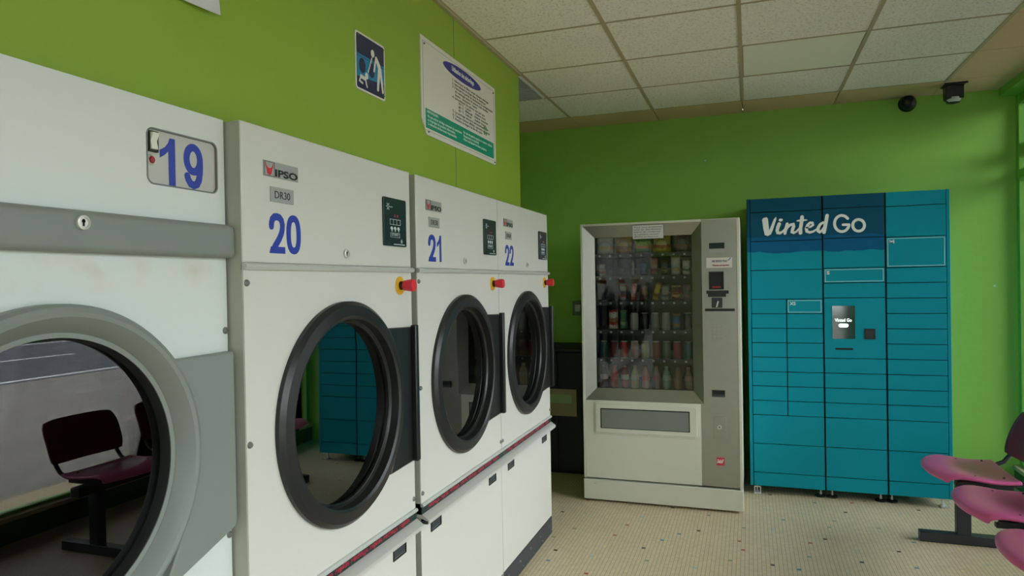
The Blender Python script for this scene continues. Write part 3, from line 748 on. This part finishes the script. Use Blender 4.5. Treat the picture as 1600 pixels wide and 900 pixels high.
    MB().box(.1155, .6735, -.0205, -.015, .4765, .6055).build('bin_gap', M['blackm'], bn)
    MB().box(.122, .6665, -.0225, -.018, .4805, .5985).build('bin_flap', M['grey'], bn, bevel=.001)
    kp = MB().box(-.001, W+.001, -.020, .05, .014, .141).build('kick_plate', M['cream'], t, bevel=.003)
    MB().lathe([(0, -.003), (.005, -.003), (.006, .001)], (.072, -.020, .118), 'y', 12).build('screw', M['galv'], kp)
    for fx, fy in ((.08, .08), (W-.08, .08), (.08, D-.08), (W-.08, D-.08)):
        MB().lathe([(.025, 0), (.025, .012), (.012, .016)], (fx, fy, 0), 'z', 16).build('foot', M['blackm'], t)
    # shelves, price strips, coils
    SZ = [1.592, 1.445, 1.284, 1.098, .914, .718]
    for z in SZ:
        sh = MB().box(.032, .743, .075, .66, z-.010, z).build('shelf', M['interior'], t)
        MB().box(.032, .743, .066, .075, z-.022, z+.004).build('price_strip', M['kick'], sh)
        for q in range(9):
            x = gx0+.018+q*.0675
            MB().box(x, x+.013, .0645, .066, z-.016, z-.004).build('price_tag', M['tag'], sh)
    coil = None
    for ri, z in enumerate(SZ[:3]):
        for q in range(9 if ri else 5):
            x = gx0+.034+q*.0675 if ri else gx0+.055+q*.122
            rr = .027 if ri else .042
            full = (ri == 0) or (ri == 1 and q in (0, 3, 4, 5, 6, 7, 8)) or (ri == 2 and q >= 2)
            ys = (.150 if ri == 0 else .134) if full else .096
            pts = [(rr*math.cos(a), ys+a*.0075, rr+.003+rr*math.sin(a)) for a in [i*PI/7-PI/2 for i in range(0, 57)]]
            if full: pts = [(rr*math.cos(a), .080, rr+.003+rr*math.sin(a)) for a in [i*PI/7-PI/2 for i in range(0, 14)]]+[(rr*math.cos(a), .080, rr+.003+rr*math.sin(a)) for a in [1.5*PI]]+[(0, .12, .003)]+pts
            MB().tube(pts, .0016, 5).build('coil', M['coil'], t, loc=(x, 0, z))
    return SZ, gx0
SZ, gx0 = vending()
t = MB().box(0, .190, 0, .0012, 0, .0845).build('paper_notice', M['paper'], loc=(-.6925, VY-.0135, 1.6823))
tag(t, 'white paper notice with printed lines taped over the vending machine window top', 'notice')
text('lettering', 'Pour tout problème\navec ce distributeur\nmerci de contacter\nle numéro suivant\naffiché ci-dessous', M['black_txt'], t, .008, .182, .008, .078, 0, th=.0003)

# goods behind the glass
def pillow(name, m, loc, w, h, d, tilt=0):
    mb = MB(); nx, nz = 10, 12
    for sgn in (-1, 1):
        for j in range(nz+1):
            for i in range(nx+1):
                u, v = i/nx*2-1, j/nz*2-1
                bul = (max(0, 1-abs(u)**2.6)*max(0, 1-abs(v)**3.0))**.6
                zz = (v+1)/2*h; xx = u*w/2*(1-.06*(1-abs(v))**.7)
                mb.v.append((xx, sgn*(bul*d/2+.0004), zz+(.002 if (i % 2 and abs(v) > .99) else 0)))
    off = (nx+1)*(nz+1)
    for s in (0, 1):
        for j in range(nz):
            for i in range(nx):
                a = s*off+j*(nx+1)+i; q = (a, a+1, a+nx+2, a+nx+1); mb.f.append(q if s == 0 else q[::-1])
    rim = [i for i in range(nx+1)]+[j*(nx+1)+nx for j in range(1, nz+1)]+[nz*(nx+1)+i for i in range(nx-1, -1, -1)]+[j*(nx+1) for j in range(nz-1, 0, -1)]
    for a, b in zip(rim, rim[1:]+rim[:1]): mb.f.append((a, a+off, b+off, b))
    o = mb.build(name, m, loc=loc, smooth=60); o.rotation_euler = (0, tilt, 0)
    return o
ORD = ['first', 'second', 'third', 'fourth', 'fifth', 'sixth', 'seventh', 'eighth', 'ninth']
SH = ['top', 'second', 'third', 'fourth', 'fifth', 'bottom']
def good_label(desc, r, q): return '%s, %s slot of the vending machine\'s %s shelf' % (desc, ORD[q], SH[r])
def put_pack(desc, cols, r, q, w, h, d=.04, tilt=0, cat='snack', y=.085, name='snack_packet'):
    pitch, x0 = (.122, .055) if r == 0 else (.0675, .034)
    x = VX+gx0+x0+q*pitch
    o = pillow(name, pack_mat('wrapper_%d_%d' % (r, q), *cols), (x, VY+y+d/2, SZ[r]+.006), w, h, d, tilt)
    tag(o, good_label(desc, r, q), cat, 'goods on the %s shelf' % SH[r])
for q, (desc, cols) in enumerate([
        ('pale yellow crisp bag with clear top', ((205, 200, 170), (225, 190, 100), (190, 205, 205))),
        ('gold and orange crisp bag', ((215, 150, 60), (150, 90, 40), (235, 190, 90))),
        ('green crisp bag with orange print', ((60, 150, 40), (225, 130, 50), (200, 225, 130))),
        ('yellow crisp bag with red print', ((225, 195, 80), (190, 60, 50), (230, 215, 150))),
        ('dark brown crisp bag', ((50, 45, 38), (130, 70, 45), (40, 60, 60)))]):
    put_pack(desc, cols, 0, q, .112, .118, .05, name='crisp_bag')
for q, desc, cols, w, h, tl in [
        (0, 'white and pink packet', ((225, 215, 205), (205, 90, 80), (235, 200, 190)), .040, .085, 0),
        (3, 'slim white stick packet', ((228, 228, 224), (200, 205, 205), (230, 230, 226)), .022, .10, 0),
        (4, 'blue packet', ((60, 100, 140), (40, 70, 110), (90, 130, 165)), .045, .085, 0),
        (5, 'pink packet', ((190, 120, 125), (150, 70, 80), (205, 160, 150)), .050, .115, 0),
        (6, 'dark packet with yellow spots', ((30, 55, 70), (150, 130, 60), (40, 60, 70)), .050, .095, 0),
        (7, 'pale yellow and white bag', ((205, 205, 190), (200, 190, 130), (190, 200, 195)), .060, .12, 0),
        (8, 'white and green packet', ((200, 210, 195), (70, 130, 90), (215, 215, 205)), .052, .10, 0)]:
    put_pack(desc, cols, 1, q, w, h, .034, tl)
for q, desc, cols, w, h, tl in [
        (2, 'white packet with brown and red print', ((215, 215, 205), (170, 50, 50), (70, 45, 35)), .045, .105, 0),
        (3, 'red and pink packet', ((205, 80, 75), (220, 150, 140), (180, 50, 55)), .036, .11, .05),
        (4, 'orange brown packet', ((150, 100, 60), (120, 70, 45), (180, 130, 70)), .045, .10, 0),
        (5, 'yellow bar leaning to the right', ((220, 190, 50), (150, 95, 40), (230, 205, 80)), .038, .118, .24),
        (6, 'grey and white packet', ((165, 175, 175), (110, 120, 120), (190, 190, 185)), .048, .10, 0),
        (7, 'brown packet with cream patch', ((110, 45, 35), (230, 190, 120), (160, 60, 40)), .058, .095, 0),
        (8, 'grey pink packet', ((130, 115, 110), (160, 120, 115), (110, 105, 100)), .050, .10, 0)]:
    put_pack(desc, cols, 2, q, w, h, .034, tl)
for q, desc, cols, w, h in [
        (1, 'white and red pouch with green top', ((225, 222, 210), (195, 60, 60), (180, 130, 110)), .062, .125),
        (2, 'green pouch', ((40, 120, 60), (130, 170, 110), (60, 110, 60)), .052, .125),
        (7, 'blue and orange carton', ((40, 90, 150), (170, 110, 50), (50, 110, 170)), .052, .10)]:
    put_pack(desc, cols, 3, q, w, h, .04, name='drink_pouch', cat='pouch')

def can(loc, m, label, grp):
    t = thing('drink_can', label, 'can', loc, 0, grp)
    MB().lathe([(.022, .004), (.026, .010), (.026, .098), (.021, .108)], (0, 0, 0), 'z', 24).build('body', m, t)
    MB().lathe([(.0, .006), (.018, .005), (.0225, .0), (.0235, .005)], (0, 0, 0), 'z', 24).build('base', M['galv'], t)
    MB().lathe([(.0215, .107), (.022, .111), (.020, .111), (.019, .107), (.0, .107)], (0, 0, 0), 'z', 24).build('lid', M['galv'], t)
def bottle(loc, m, mc, ml, label, grp, h=.15, r=.0255):
    t = thing('drink_bottle', label, 'bottle', loc, 0, grp)
    MB().lathe([(.0, .004), (r*.7, .0), (r, .006), (r, h*.30), (r*.93, h*.34), (r*.93, h*.36), (r, h*.40), (r, h*.62), (r*.8, h*.76), (r*.46, h*.88), (r*.46, h*.93)], (0, 0, 0), 'z', 24).build('body', m, t)
    MB().lathe([(r*1.02, h*.38), (r*1.02, h*.60)], (0, 0, 0), 'z', 24).build('wrap_label', ml, t)
    MB().lathe([(r*.54, h*.91), (r*.54, h*.995), (.0, h)], (0, 0, 0), 'z', 18).build('cap', mc, t)
def slot(r, q): return (VX+gx0+.034+q*.0675, VY+.115, SZ[r]+.001)
def cm(n, c, rough=.2): return mat(n, srgb(*c), rough)
for q, c, d in [(3, (190, 192, 190), 'silver drink can'), (4, (40, 44, 46), 'black drink can'), (5, (130, 145, 135), 'grey green drink can'), (6, (175, 180, 175), 'pale grey drink can'), (8, (48, 42, 36), 'dark brown drink can')]:
    can(slot(3, q), cm('can_paint_%d' % q, c), good_label(d, 3, q), 'goods on the fourth shelf')
for q, c, d in [(0, (30, 105, 105), 'teal drink can'), (1, (110, 30, 35), 'dark red drink can'), (2, (185, 50, 40), 'bright red drink can'), (3, (130, 80, 45), 'orange brown drink can'), (4, (165, 165, 95), 'yellow green drink can'), (5, (165, 95, 95), 'pink drink can'), (6, (105, 125, 110), 'grey green drink can'), (7, (165, 70, 70), 'rose red drink can'), (8, (45, 110, 115), 'blue green drink can')]:
    can(slot(4, q), cm('can_coat_%d' % q, c), good_label(d, 4, q), 'goods on the fifth shelf')
for q, c, c2, d in [(0, (70, 55, 50), (170, 170, 165), 'dark cola bottle'), (1, (190, 65, 50), (200, 90, 70), 'red bottle'), (2, (185, 80, 110), (205, 205, 200), 'pink bottle'), (3, (205, 200, 140), (215, 215, 190), 'pale yellow bottle'), (4, (185, 105, 105), (190, 60, 65), 'rose bottle'), (5, (165, 150, 155), (180, 120, 130), 'mauve grey bottle'), (6, (135, 185, 170), (160, 200, 190), 'pale teal bottle'), (7, (120, 95, 75), (110, 80, 60), 'brown bottle'), (8, (100, 85, 70), (140, 110, 90), 'dull brown bottle')]:
    bottle(slot(5, q), cm('bottle_plastic_%d' % q, c), cm('bottle_cap_%d' % q, c2), cm('bottle_wrap_%d' % q, c2, .4), good_label(d, 5, q), 'goods on the bottom shelf')

# ------------------------------------------------------------------ parcel lockers
LX, LY = -.0112, 4.811
def lockers():
    t = thing('parcel_lockers', 'tall teal bank of parcel lockers with white lettering against the back wall', 'lockers', (LX, LY, 0))
    W, z0, z1, D = 1.1625, .0557, 1.941, .597
    u = (z1-z0)/19.9
    cb = MB().box(0, W, .006, D, z0, z1).box(0, .020, -.006, .006, z0, z1).box(W-.020, W, -.006, .006, z0, z1)
    cb.build('carcass', M['locker'], t, bevel=.002)
    MB().box(.020, W-.020, .001, .007, z0+.002, z1-.002).build('door_gaps', M['locker_dark'], t)
    cols = [(.0235, .4500), (.4605, .8070), (.8175, 1.1395)]
    g = .0022
    def door(x0, x1, a, b, name='locker_door'):
        return MB().box(x0, x1, -.008, .004, z1-b*u+g, z1-a*u-g).build(name, M['locker'], t, bevel=.0015)
    def run(x0, x1, start, hs):
        a = start; out = []
        for h in hs: out.append(door(x0, x1, a, a+h)); a += h
        return out
    x0, x1 = cols[0]
    run(x0, x1, 0, [.95, 2, 2, 2])
    run(x0, .2335, 6.95, [1]*8); run(.2395, x1, 6.95, [1]*8)
    run(x0, x1, 14.95, [2, 2, .95])
    x0, x1 = cols[1]
    run(x0, x1, 0, [.9, 2, 2, 1, 1]); run(x0, x1, 10.95, [1, 1, 1, 1, 2, 2, .95])
    tp = door(x0, x1, 6.9, 10.95, 'terminal_panel')
    x0, x1 = cols[2]
    run(x0, x1, 0, [.95, 2, 2]+[1]*10+[2, 2, .95])
    # size marks
    def mark(s, x0, x1, a, b, lw):
        MB().outline(x0+.006, x1-.006, z1-b*u+.008, z1-a*u-.008, .004, -.0086, -.0078).build('size_outline', M['lprint'], t)
        text('size_letter', s, M['wprint'], t, x0+.016, x0+.016+lw, z1-a*u-.040, z1-a*u-.018, -.008, bold=.02)
    mark('XS', .2395, .4500, 6.95, 7.95, .036); mark('S', .4605, .8070, 4.9, 5.9, .018); mark('M', .8175, 1.1395, 2.95, 4.95, .027)
    # big lettering, drawn with pen strokes measured on the lockers
    A = lambda p: (.00775+.000494*p[0]-7e-6*p[1]-LX, 1.943361-2.2e-5*p[0]-.000537*p[1])
    k = .000515
    m = MB(); ya, yb = -.0092, -.0078
    m.prism([A(p) for p in [(158, 255), (176, 232), (215, 224), (231, 243), (247, 385), (302, 250), (332, 218), (336, 245), (292, 380), (268, 432), (228, 452), (192, 440), (173, 360)]][::-1], ya, yb)
    S = lambda pts, w: m.stroke([A(p) for p in pts], [x*k for x in w] if isinstance(w, (list, tuple)) else w*k, ya, yb)
    m.ellipse(*A((389, 258)), 25*k, 19*k, ya, yb)
    S([(370, 306), (352, 350), (345, 385), (352, 412), (378, 416), (412, 398), (446, 362)], [44, 42, 40, 36, 34, 26, 22])
    S([(468, 305), (452, 360), (440, 420)], [36, 36, 34]); S([(448, 392), (470, 350), (505, 316), (540, 310), (546, 335), (532, 375), (526, 402), (546, 412), (578, 398), (612, 360)], [24, 26, 30, 36, 38, 38, 34, 30, 24, 20])
    S([(648, 222), (640, 290), (628, 360), (628, 412)], [44, 42, 42, 44]); S([(590, 268), (640, 262), (702, 258)], [18, 30, 16])
    S([(700, 350), (745, 342), (778, 318), (772, 292), (745, 290), (715, 318), (698, 358), (705, 394), (740, 406), (785, 394), (830, 362)], [22, 24, 26, 28, 30, 34, 36, 34, 30, 26, 20])
    S([(898, 288), (866, 308), (840, 350), (838, 388), (858, 402), (884, 384), (908, 345)], [30, 32, 36, 34, 30, 28, 24])
    S([(945, 205), (934, 270), (918, 350), (908, 405)], [40, 42, 44, 40])
    cg = (1117, 300)
    arc = [(cg[0]+85*math.cos(math.radians(a)), cg[1]-95*math.sin(math.radians(a))) for a in range(38, 346, 14)]
    S(arc+[(1199, 318)], 33); S([(1132, 314), (1200, 313)], 31)
    co = (1310, 321)
    m.stroke([A((co[0]+67*math.cos(a), co[1]+68*math.sin(a))) for a in [i*PI/14 for i in range(28)]], 33*k, ya, yb, True)
    m.build('lettering', M['wprint'], t)
    # terminal: screen, scanner, slot
    sc = MB().box(.506, .637, -.0095, -.007, 1.0285, 1.237).build('screen', M['screen'], tp)
    text('screen_lettering', 'Vinted Go', M['screen_txt'], sc, .520, .618, 1.136, 1.158, -.0095, bold=.03)
    MB().rrect(.541, .599, 1.101, 1.125, .0118, -.0102, -.0095).build('screen_button', M['screen_txt'], sc)
    s2 = MB().outline(.690, .750, 1.027, 1.093, .008, -.012, -.007).build('scanner', M['blackm'], tp)
    MB().box(.698, .742, -.0095, -.007, 1.035, 1.085).build('scanner_glass', M['black'], s2)
    MB().rrect(.521, .624, .9585, .9705, .004, -.0095, -.007).build('card_slot', M['blackm'], tp)
    # feet
    for x in (.430, .498, .778, .840):
        f = MB().lathe([(.034, 0), (.034, .008), (.014, .014), (.0, .014)], (x, .055, 0), 'z', 24).build('foot', M['blackm'], t)
        MB().lathe([(.008, .012), (.008, .026), (.005, .026), (.005, .058)], (x, .055, 0), 'z', 12).build('stud', M['galv'], f)
    for x in (.020, W-.066):
        b = MB().box(x, x+.048, -.004, .05, .0, .005).outline(x+.003, x+.045, .004, .052, .006, -.004, .002).build('bracket', M['galv'], t, bevel=.001)
        MB().lathe([(.012, 0), (.012, .010), (.006, .012), (.006, .058)], (x+.022, .05, 0), 'z', 12).build('bracket_foot', M['galv'], b)
lockers()

# ------------------------------------------------------------------ waiting seats
def seats():
    t = thing('beam_seating', 'row of plum plastic seats on a dark steel beam by the window', 'seating', (1.05, 3.49, 0))
    cxw, cyw = 1.05, 3.49
    bw, pitch = .23, .59
    def shell(yc):
        mb = MB(); nu, nv = 14, 22
        prof = [(-.198, .408), (-.206, .413), (-.209, .424), (-.197, .438), (-.165, .446), (-.12, .448), (-.06, .440), (0, .431), (.06, .425), (.11, .425), (.145, .429), (.160, .430)]
        def at(s):
            s = s*(len(prof)-1); i = min(int(s), len(prof)-2); f = s-i
            return (prof[i][0]*(1-f)+prof[i+1][0]*f, prof[i][1]*(1-f)+prof[i+1][1]*f)
        for j in range(nv+1):
            s = j/nv; x, z = at(s)
            for i in range(nu+1):
                a = i/nu*2-1; aa = abs(a)
                fx = (x+.209)/.369                                   # 0 at the front edge, 1 at the back
                half = bw*(1-.05*max(0, fx-.6))
                cut = .06*aa**2.3                   # rounded front corners
                xx = x+cut*max(0, 1-fx/.6)
                dz = -.010*max(0, aa-.75)**2/.0625*max(0, 1-fx/.75)+.006*aa**3*min(1, fx*2)
                zz = max(z+dz, .404)
                mb.v.append((xx, yc-cyw+a*half, zz))
        for j in range(nv):
            for i in range(nu):
                a = j*(nu+1)+i; mb.f.append((a, a+nu+1, a+nu+2, a+1))
        o = mb.build('seat', M['seat'], t, smooth=80, recalc=False)
        sd = o.modifiers.new('thick', 'SOLIDIFY'); sd.thickness = .02; sd.offset = -1
        sb = o.modifiers.new('soft', 'SUBSURF'); sb.levels = 1; sb.render_levels = 1
        for sx, sy in ((-.02, .17), (-.02, -.17), (.10, .17), (.10, -.17)):
            MB().lathe([(.0, .003), (.005, .002), (.006, -.004)], (sx, yc-cyw+sy, .436), 'z', 10).build('screw', M['blackm'], o)
        # backrest: curved shell leaning back
        mb = MB(); nu, nv = 14, 10
        for j in range(nv+1):
            for i in range(nu+1):
                a, b = i/nu*2-1, j/nv*2-1
                k = abs(a)**7; kb = abs(b)**4
                half = .225*(1-.10*max(0, b)**4-.06*max(0, -b)**4)
                zc = b*.115*(1-.07*k)
                mb.v.append((.238+.040*(b+1)-.028*a*a+.012*b*b, yc-cyw+a*half, .585+zc))
        for j in range(nv):
            for i in range(nu):
                a = j*(nu+1)+i; mb.f.append((a, a+1, a+nu+2, a+nu+1))
        o2 = mb.build('backrest', M['back'], t, smooth=80, recalc=False)
        sd = o2.modifiers.new('thick', 'SOLIDIFY'); sd.thickness = .016; sd.offset = 0
        for sy in (-1, 1):
            y = yc-cyw+sy*.19
            pts = [(-.10, y, .404), (.10, y, .406), (.165, y, .412), (.205, y, .430), (.232, y, .465), (.250, y, .52), (.268, y, .60)]
            sp = []
            for i in range(len(pts)-1):
                for q in range(3):
                    f = q/3; sp.append(tuple(pts[i][k]*(1-f)+pts[i+1][k]*f for k in range(3)))
            sp.append(pts[-1])
            MB().tube(sp, .011, 10).build('back_arm', M['dsteel'], t)
        for dy in (-.20, .17): MB().box(-.11, .13, yc-cyw+dy, yc-cyw+dy+.03, .385, .402).build('seat_bracket', M['dsteel'], t)
        MB().prism([(-.03, .36), (.03, .36), (.12, .402), (-.10, .402)], yc-cyw-.02, yc-cyw+.02).build('seat_support', M['dsteel'], t)
    for yc in (4.08, 3.49, 2.90): shell(yc)
    MB().box(-.03, .03, -.86, .86, .335, .385).build('beam', M['dsteel'], t, bevel=.004)
    for y in (.715, -.73):
        l = MB().box(-.033, .033, y-.025, y+.025, .045, .375).build('leg', M['dsteel'], t, bevel=.004)
        MB().box(-.205, .235, y-.028, y+.028, 0, .052).build('foot_bar', M['dsteel'], l, bevel=.004)
seats()

# ------------------------------------------------------------------ signs on the green panel wall
def sign_small():
    t = thing('warning_sign', 'small square navy pictogram sign of a person bending towards a child', 'sign', (XP, 2.070, 2.099), PI/2)
    W = .202
    MB().prism(rrpts(0, W, 0, W, .012), -.004, 0).build('plate', M['sign_white'], t)
    MB().prism(rrpts(.007, W-.007, .007, W-.007, .008), -.0046, -.004).build('field', M['navy'], t)
    mc = MB().prism([(.008, .125), (W-.008, .125), (W-.008, .06), (.008, .045)], -.0052, -.0046).build('machines', M['turq'], t)
    dk = MB()
    for cx in (.042, .105): dk.ellipse(cx, .088, .021, .026, -.0058, -.0052)
    dk.build('portholes', M['navy'], mc); MB().box(.008, W-.008, -.0056, -.0052, .1165, .1185).build('edge_line', M['navy'], mc)
    p = MB(); a, b = -.0066, -.0058
    p.ellipse(.112, .150, .0115, .0135, a, b)
    p.stroke([(.136, .140), (.148, .125), (.160, .108)], [.014, .020, .022], a, b); p.stroke([(.135, .141), (.126, .112), (.120, .090)], .009, a, b)
    p.stroke([(.158, .110), (.150, .065), (.145, .030)], [.020, .015, .013], a, b); p.stroke([(.162, .108), (.174, .065), (.180, .030)], [.018, .014, .013], a, b)
    p.build('adult_figure', M['sign_white'], t)
    c = MB(); c.ellipse(.068, .058, .010, .012, a, b)
    c.stroke([(.058, .045), (.030, .048)], .013, a, b); c.stroke([(.030, .046), (.020, .030), (.040, .026)], .008, a, b); c.stroke([(.060, .044), (.066, .028), (.070, .020)], .008, a, b)
    c.build('child_figure', M['sign_white'], t)
    d = MB()
    for q in range(5):
        f = q/5; d.stroke([(.106-.030*f, .132-.062*f), (.106-.030*f-.003, .132-.062*f-.007)], .006, a, b)
    d.build('dashes', M['sign_white'], t)
    for x, z in ((.016, W-.016), (W-.016, W-.016), (W-.016, .016)): bolt(t, x, z, .004, -.0048)
sign_small()
def sign_big():
    t = thing('instruction_sign', 'large white instruction sign with green band and blue title oval, bottom corner cut', 'sign', (XP, 2.569, 2.046), PI/2)
    W, Hh = .878, .405
    MB().prism([(.048, 0), (W-.01, 0), (W, .01), (W, Hh-.006), (W-.006, Hh), (0, Hh), (0, .066)], -.005, 0).build('board', M['sign_white'], t)
    ln = MB().outline(.020, W-.020, .018, Hh-.018, .0012, -.0056, -.005).build('border_line', M['grey'], t)
    MB().box(.038, .845, -.0058, -.005, .029, .110).build('green_band', M['steal'], t)
    MB().ellipse(.447, .351, .226, .030, -.0058, -.005, 48).build('title_oval', M['sblue'], t)
    text('title_lettering', 'Utilisation des sèche-linge', M['wprint'], t, .315, .580, .336, .366, -.0058, bold=.03)
    body = ('1. Nettoyez le filtre avant chaque séchage\n2. Introduisez le linge dans le tambour\n3. Fermez la porte et choisissez la température\n'
            '    du séchage selon la nature des textiles\n    haute - moyenne - basse\n4. Introduisez les pièces une par une\n'
            '         70 °C  Coton       chaleur forte\n         60 °C  Mélangé   chaleur moyenne\n         45 °C  Délicat     chaleur douce\n'
            '5. Le séchage démarre automatiquement\n6. Temps restant affiché, rajoutez si besoin\n7. Retirez le linge à la fin du cycle')
    text('body_lettering', body, M['black_txt'], t, .318, .838, .122, .312, -.005, bold=.008)
    text('band_heading', 'REMARQUES :', M['wprint'], t, .052, .165, .092, .104, -.0058, bold=.02)
    text('band_lettering', 'Ne pas sécher de linge contenant du caoutchouc\nou imprégné de produits inflammables.\nLa direction décline toute responsabilité.', M['wprint'], t, .055, .42, .040, .086, -.0058)
    text('band_lettering', 'En cas de panne appelez le numéro affiché.\nRespectez le matériel.\nMerci de laisser les lieux propres.', M['wprint'], t, .44, .82, .046, .096, -.0058)
    e = MB()
    for x, z in ((.715, .165), (.738, .165), (.715, .140), (.738, .140)): e.ellipse(x, z, .009, .010, -.0058, -.005, 14)
    e.build('emblem', M['leaf'], t)
    for x, z in ((.032, Hh-.030), (W-.030, Hh-.030), (W-.022, .012), (.062, .014)): bolt(t, x, z, .004, -.0052)
sign_big()
def corner_poster():
    mb = MB(); n = 10
    for i in range(n+1):
        for j in range(7):
            u, v = i/n, j/6
            y = -.003-.05*max(0, u-.35)**2*(1-v)**1.5
            mb.v.append((u*.44, y, v*.32))
    for i in range(n):
        for j in range(6):
            a = i*7+j; mb.f.append((a, a+7, a+8, a+1))
    o = mb.build('wall_poster', M['paper'], loc=(XP, .968, 2.105), recalc=False); o.rotation_euler = (0, 0, PI/2)
    sd = o.modifiers.new('thick', 'SOLIDIFY'); sd.thickness = .0008
    tag(o, 'white paper poster above dryer 19, its lower corner curling off the wall', 'poster')
corner_poster()

# ------------------------------------------------------------------ small fittings
t = thing('dome_camera', 'black round dome camera high on the green back wall', 'security camera', (1.046, YB, 2.607))
MB().lathe([(.0, 0), (.055, 0), (.055, -.025), (.05, -.035)], (0, 0, 0), 'y', 32).build('base', M['blackm'], t)
MB().lathe([(.05, -.03), (.049, -.05), (.040, -.072), (.022, -.086), (.0, -.09)], (0, 0, 0), 'y', 32).build('dome', M['black'], t, smooth=60)
t = thing('motion_sensor', 'black boxed sensor with pale dome lens under the ceiling corner', 'sensor', (1.262, 5.15, H))
MB().box(-.062, .070, -.060, -.052, -.012, 0).box(-.062, .062, -.055, .055, -.012, 0).prism_x([(-.045, -.012), (-.040, -.098), (.04, -.098), (.045, -.012)], -.050, .050).build('housing', M['black'], t, bevel=.004)
MB().lathe([(.046, -.080), (.046, -.100), (.036, -.118), (.0, -.126)], (0, .012, 0), 'z', 28).build('lens_ring', M['black'], t, smooth=60)
MB().lathe([(.041, -.088), (.040, -.104), (.030, -.114), (.0, -.118)], (0, -.006, 0), 'z', 28).build('lens', M['paper'], t, smooth=60)

def black_cabinet():
    t = thing('black_cabinet', 'black cabinet with a dull notice in the shadow behind the last dryer', 'cabinet', (-1.95, 4.90, 0))
    MB().box(0, .84, .02, .50, .03, .905).box(.02, .82, .05, .48, 0, .03).build('body', M['blackm'], t, bevel=.004)
    MB().box(-.01, .85, 0, .505, .905, .93).build('top', M['blackm'], t, bevel=.004)
    for x0, x1 in ((.004, .60), (.606, .836)):
        d = MB().box(x0, x1, .0, .02, .04, .90).build('door', M['blackm'], t, bevel=.003)
        MB().tube([(x1-.03, -.004, .80), (x1-.03, -.016, .805), (x1-.03, -.016, .845), (x1-.03, -.004, .85)], .005, 8).build('handle', M['dsteel'], d)
    n = MB().box(.50, .745, -.004, .0, .435, .632).build('notice', M['dark_notice'], t)
    MB().box(.50, .71, -.005, -.004, .53, .592).build('notice_field', M['notice_green'], n)
black_cabinet()
t = thing('wall_switch', 'grey wall switch box on the green back wall beside the vending machine', 'switch', (-1.345, YB, 1.15))
MB().prism(rrpts(0, .09, 0, .115, .008), -.03, 0).build('box', M['grey'], t, bevel=.003)
MB().box(.022, .068, -.036, -.03, .03, .085).build('rocker', M['cream'], t, bevel=.002)
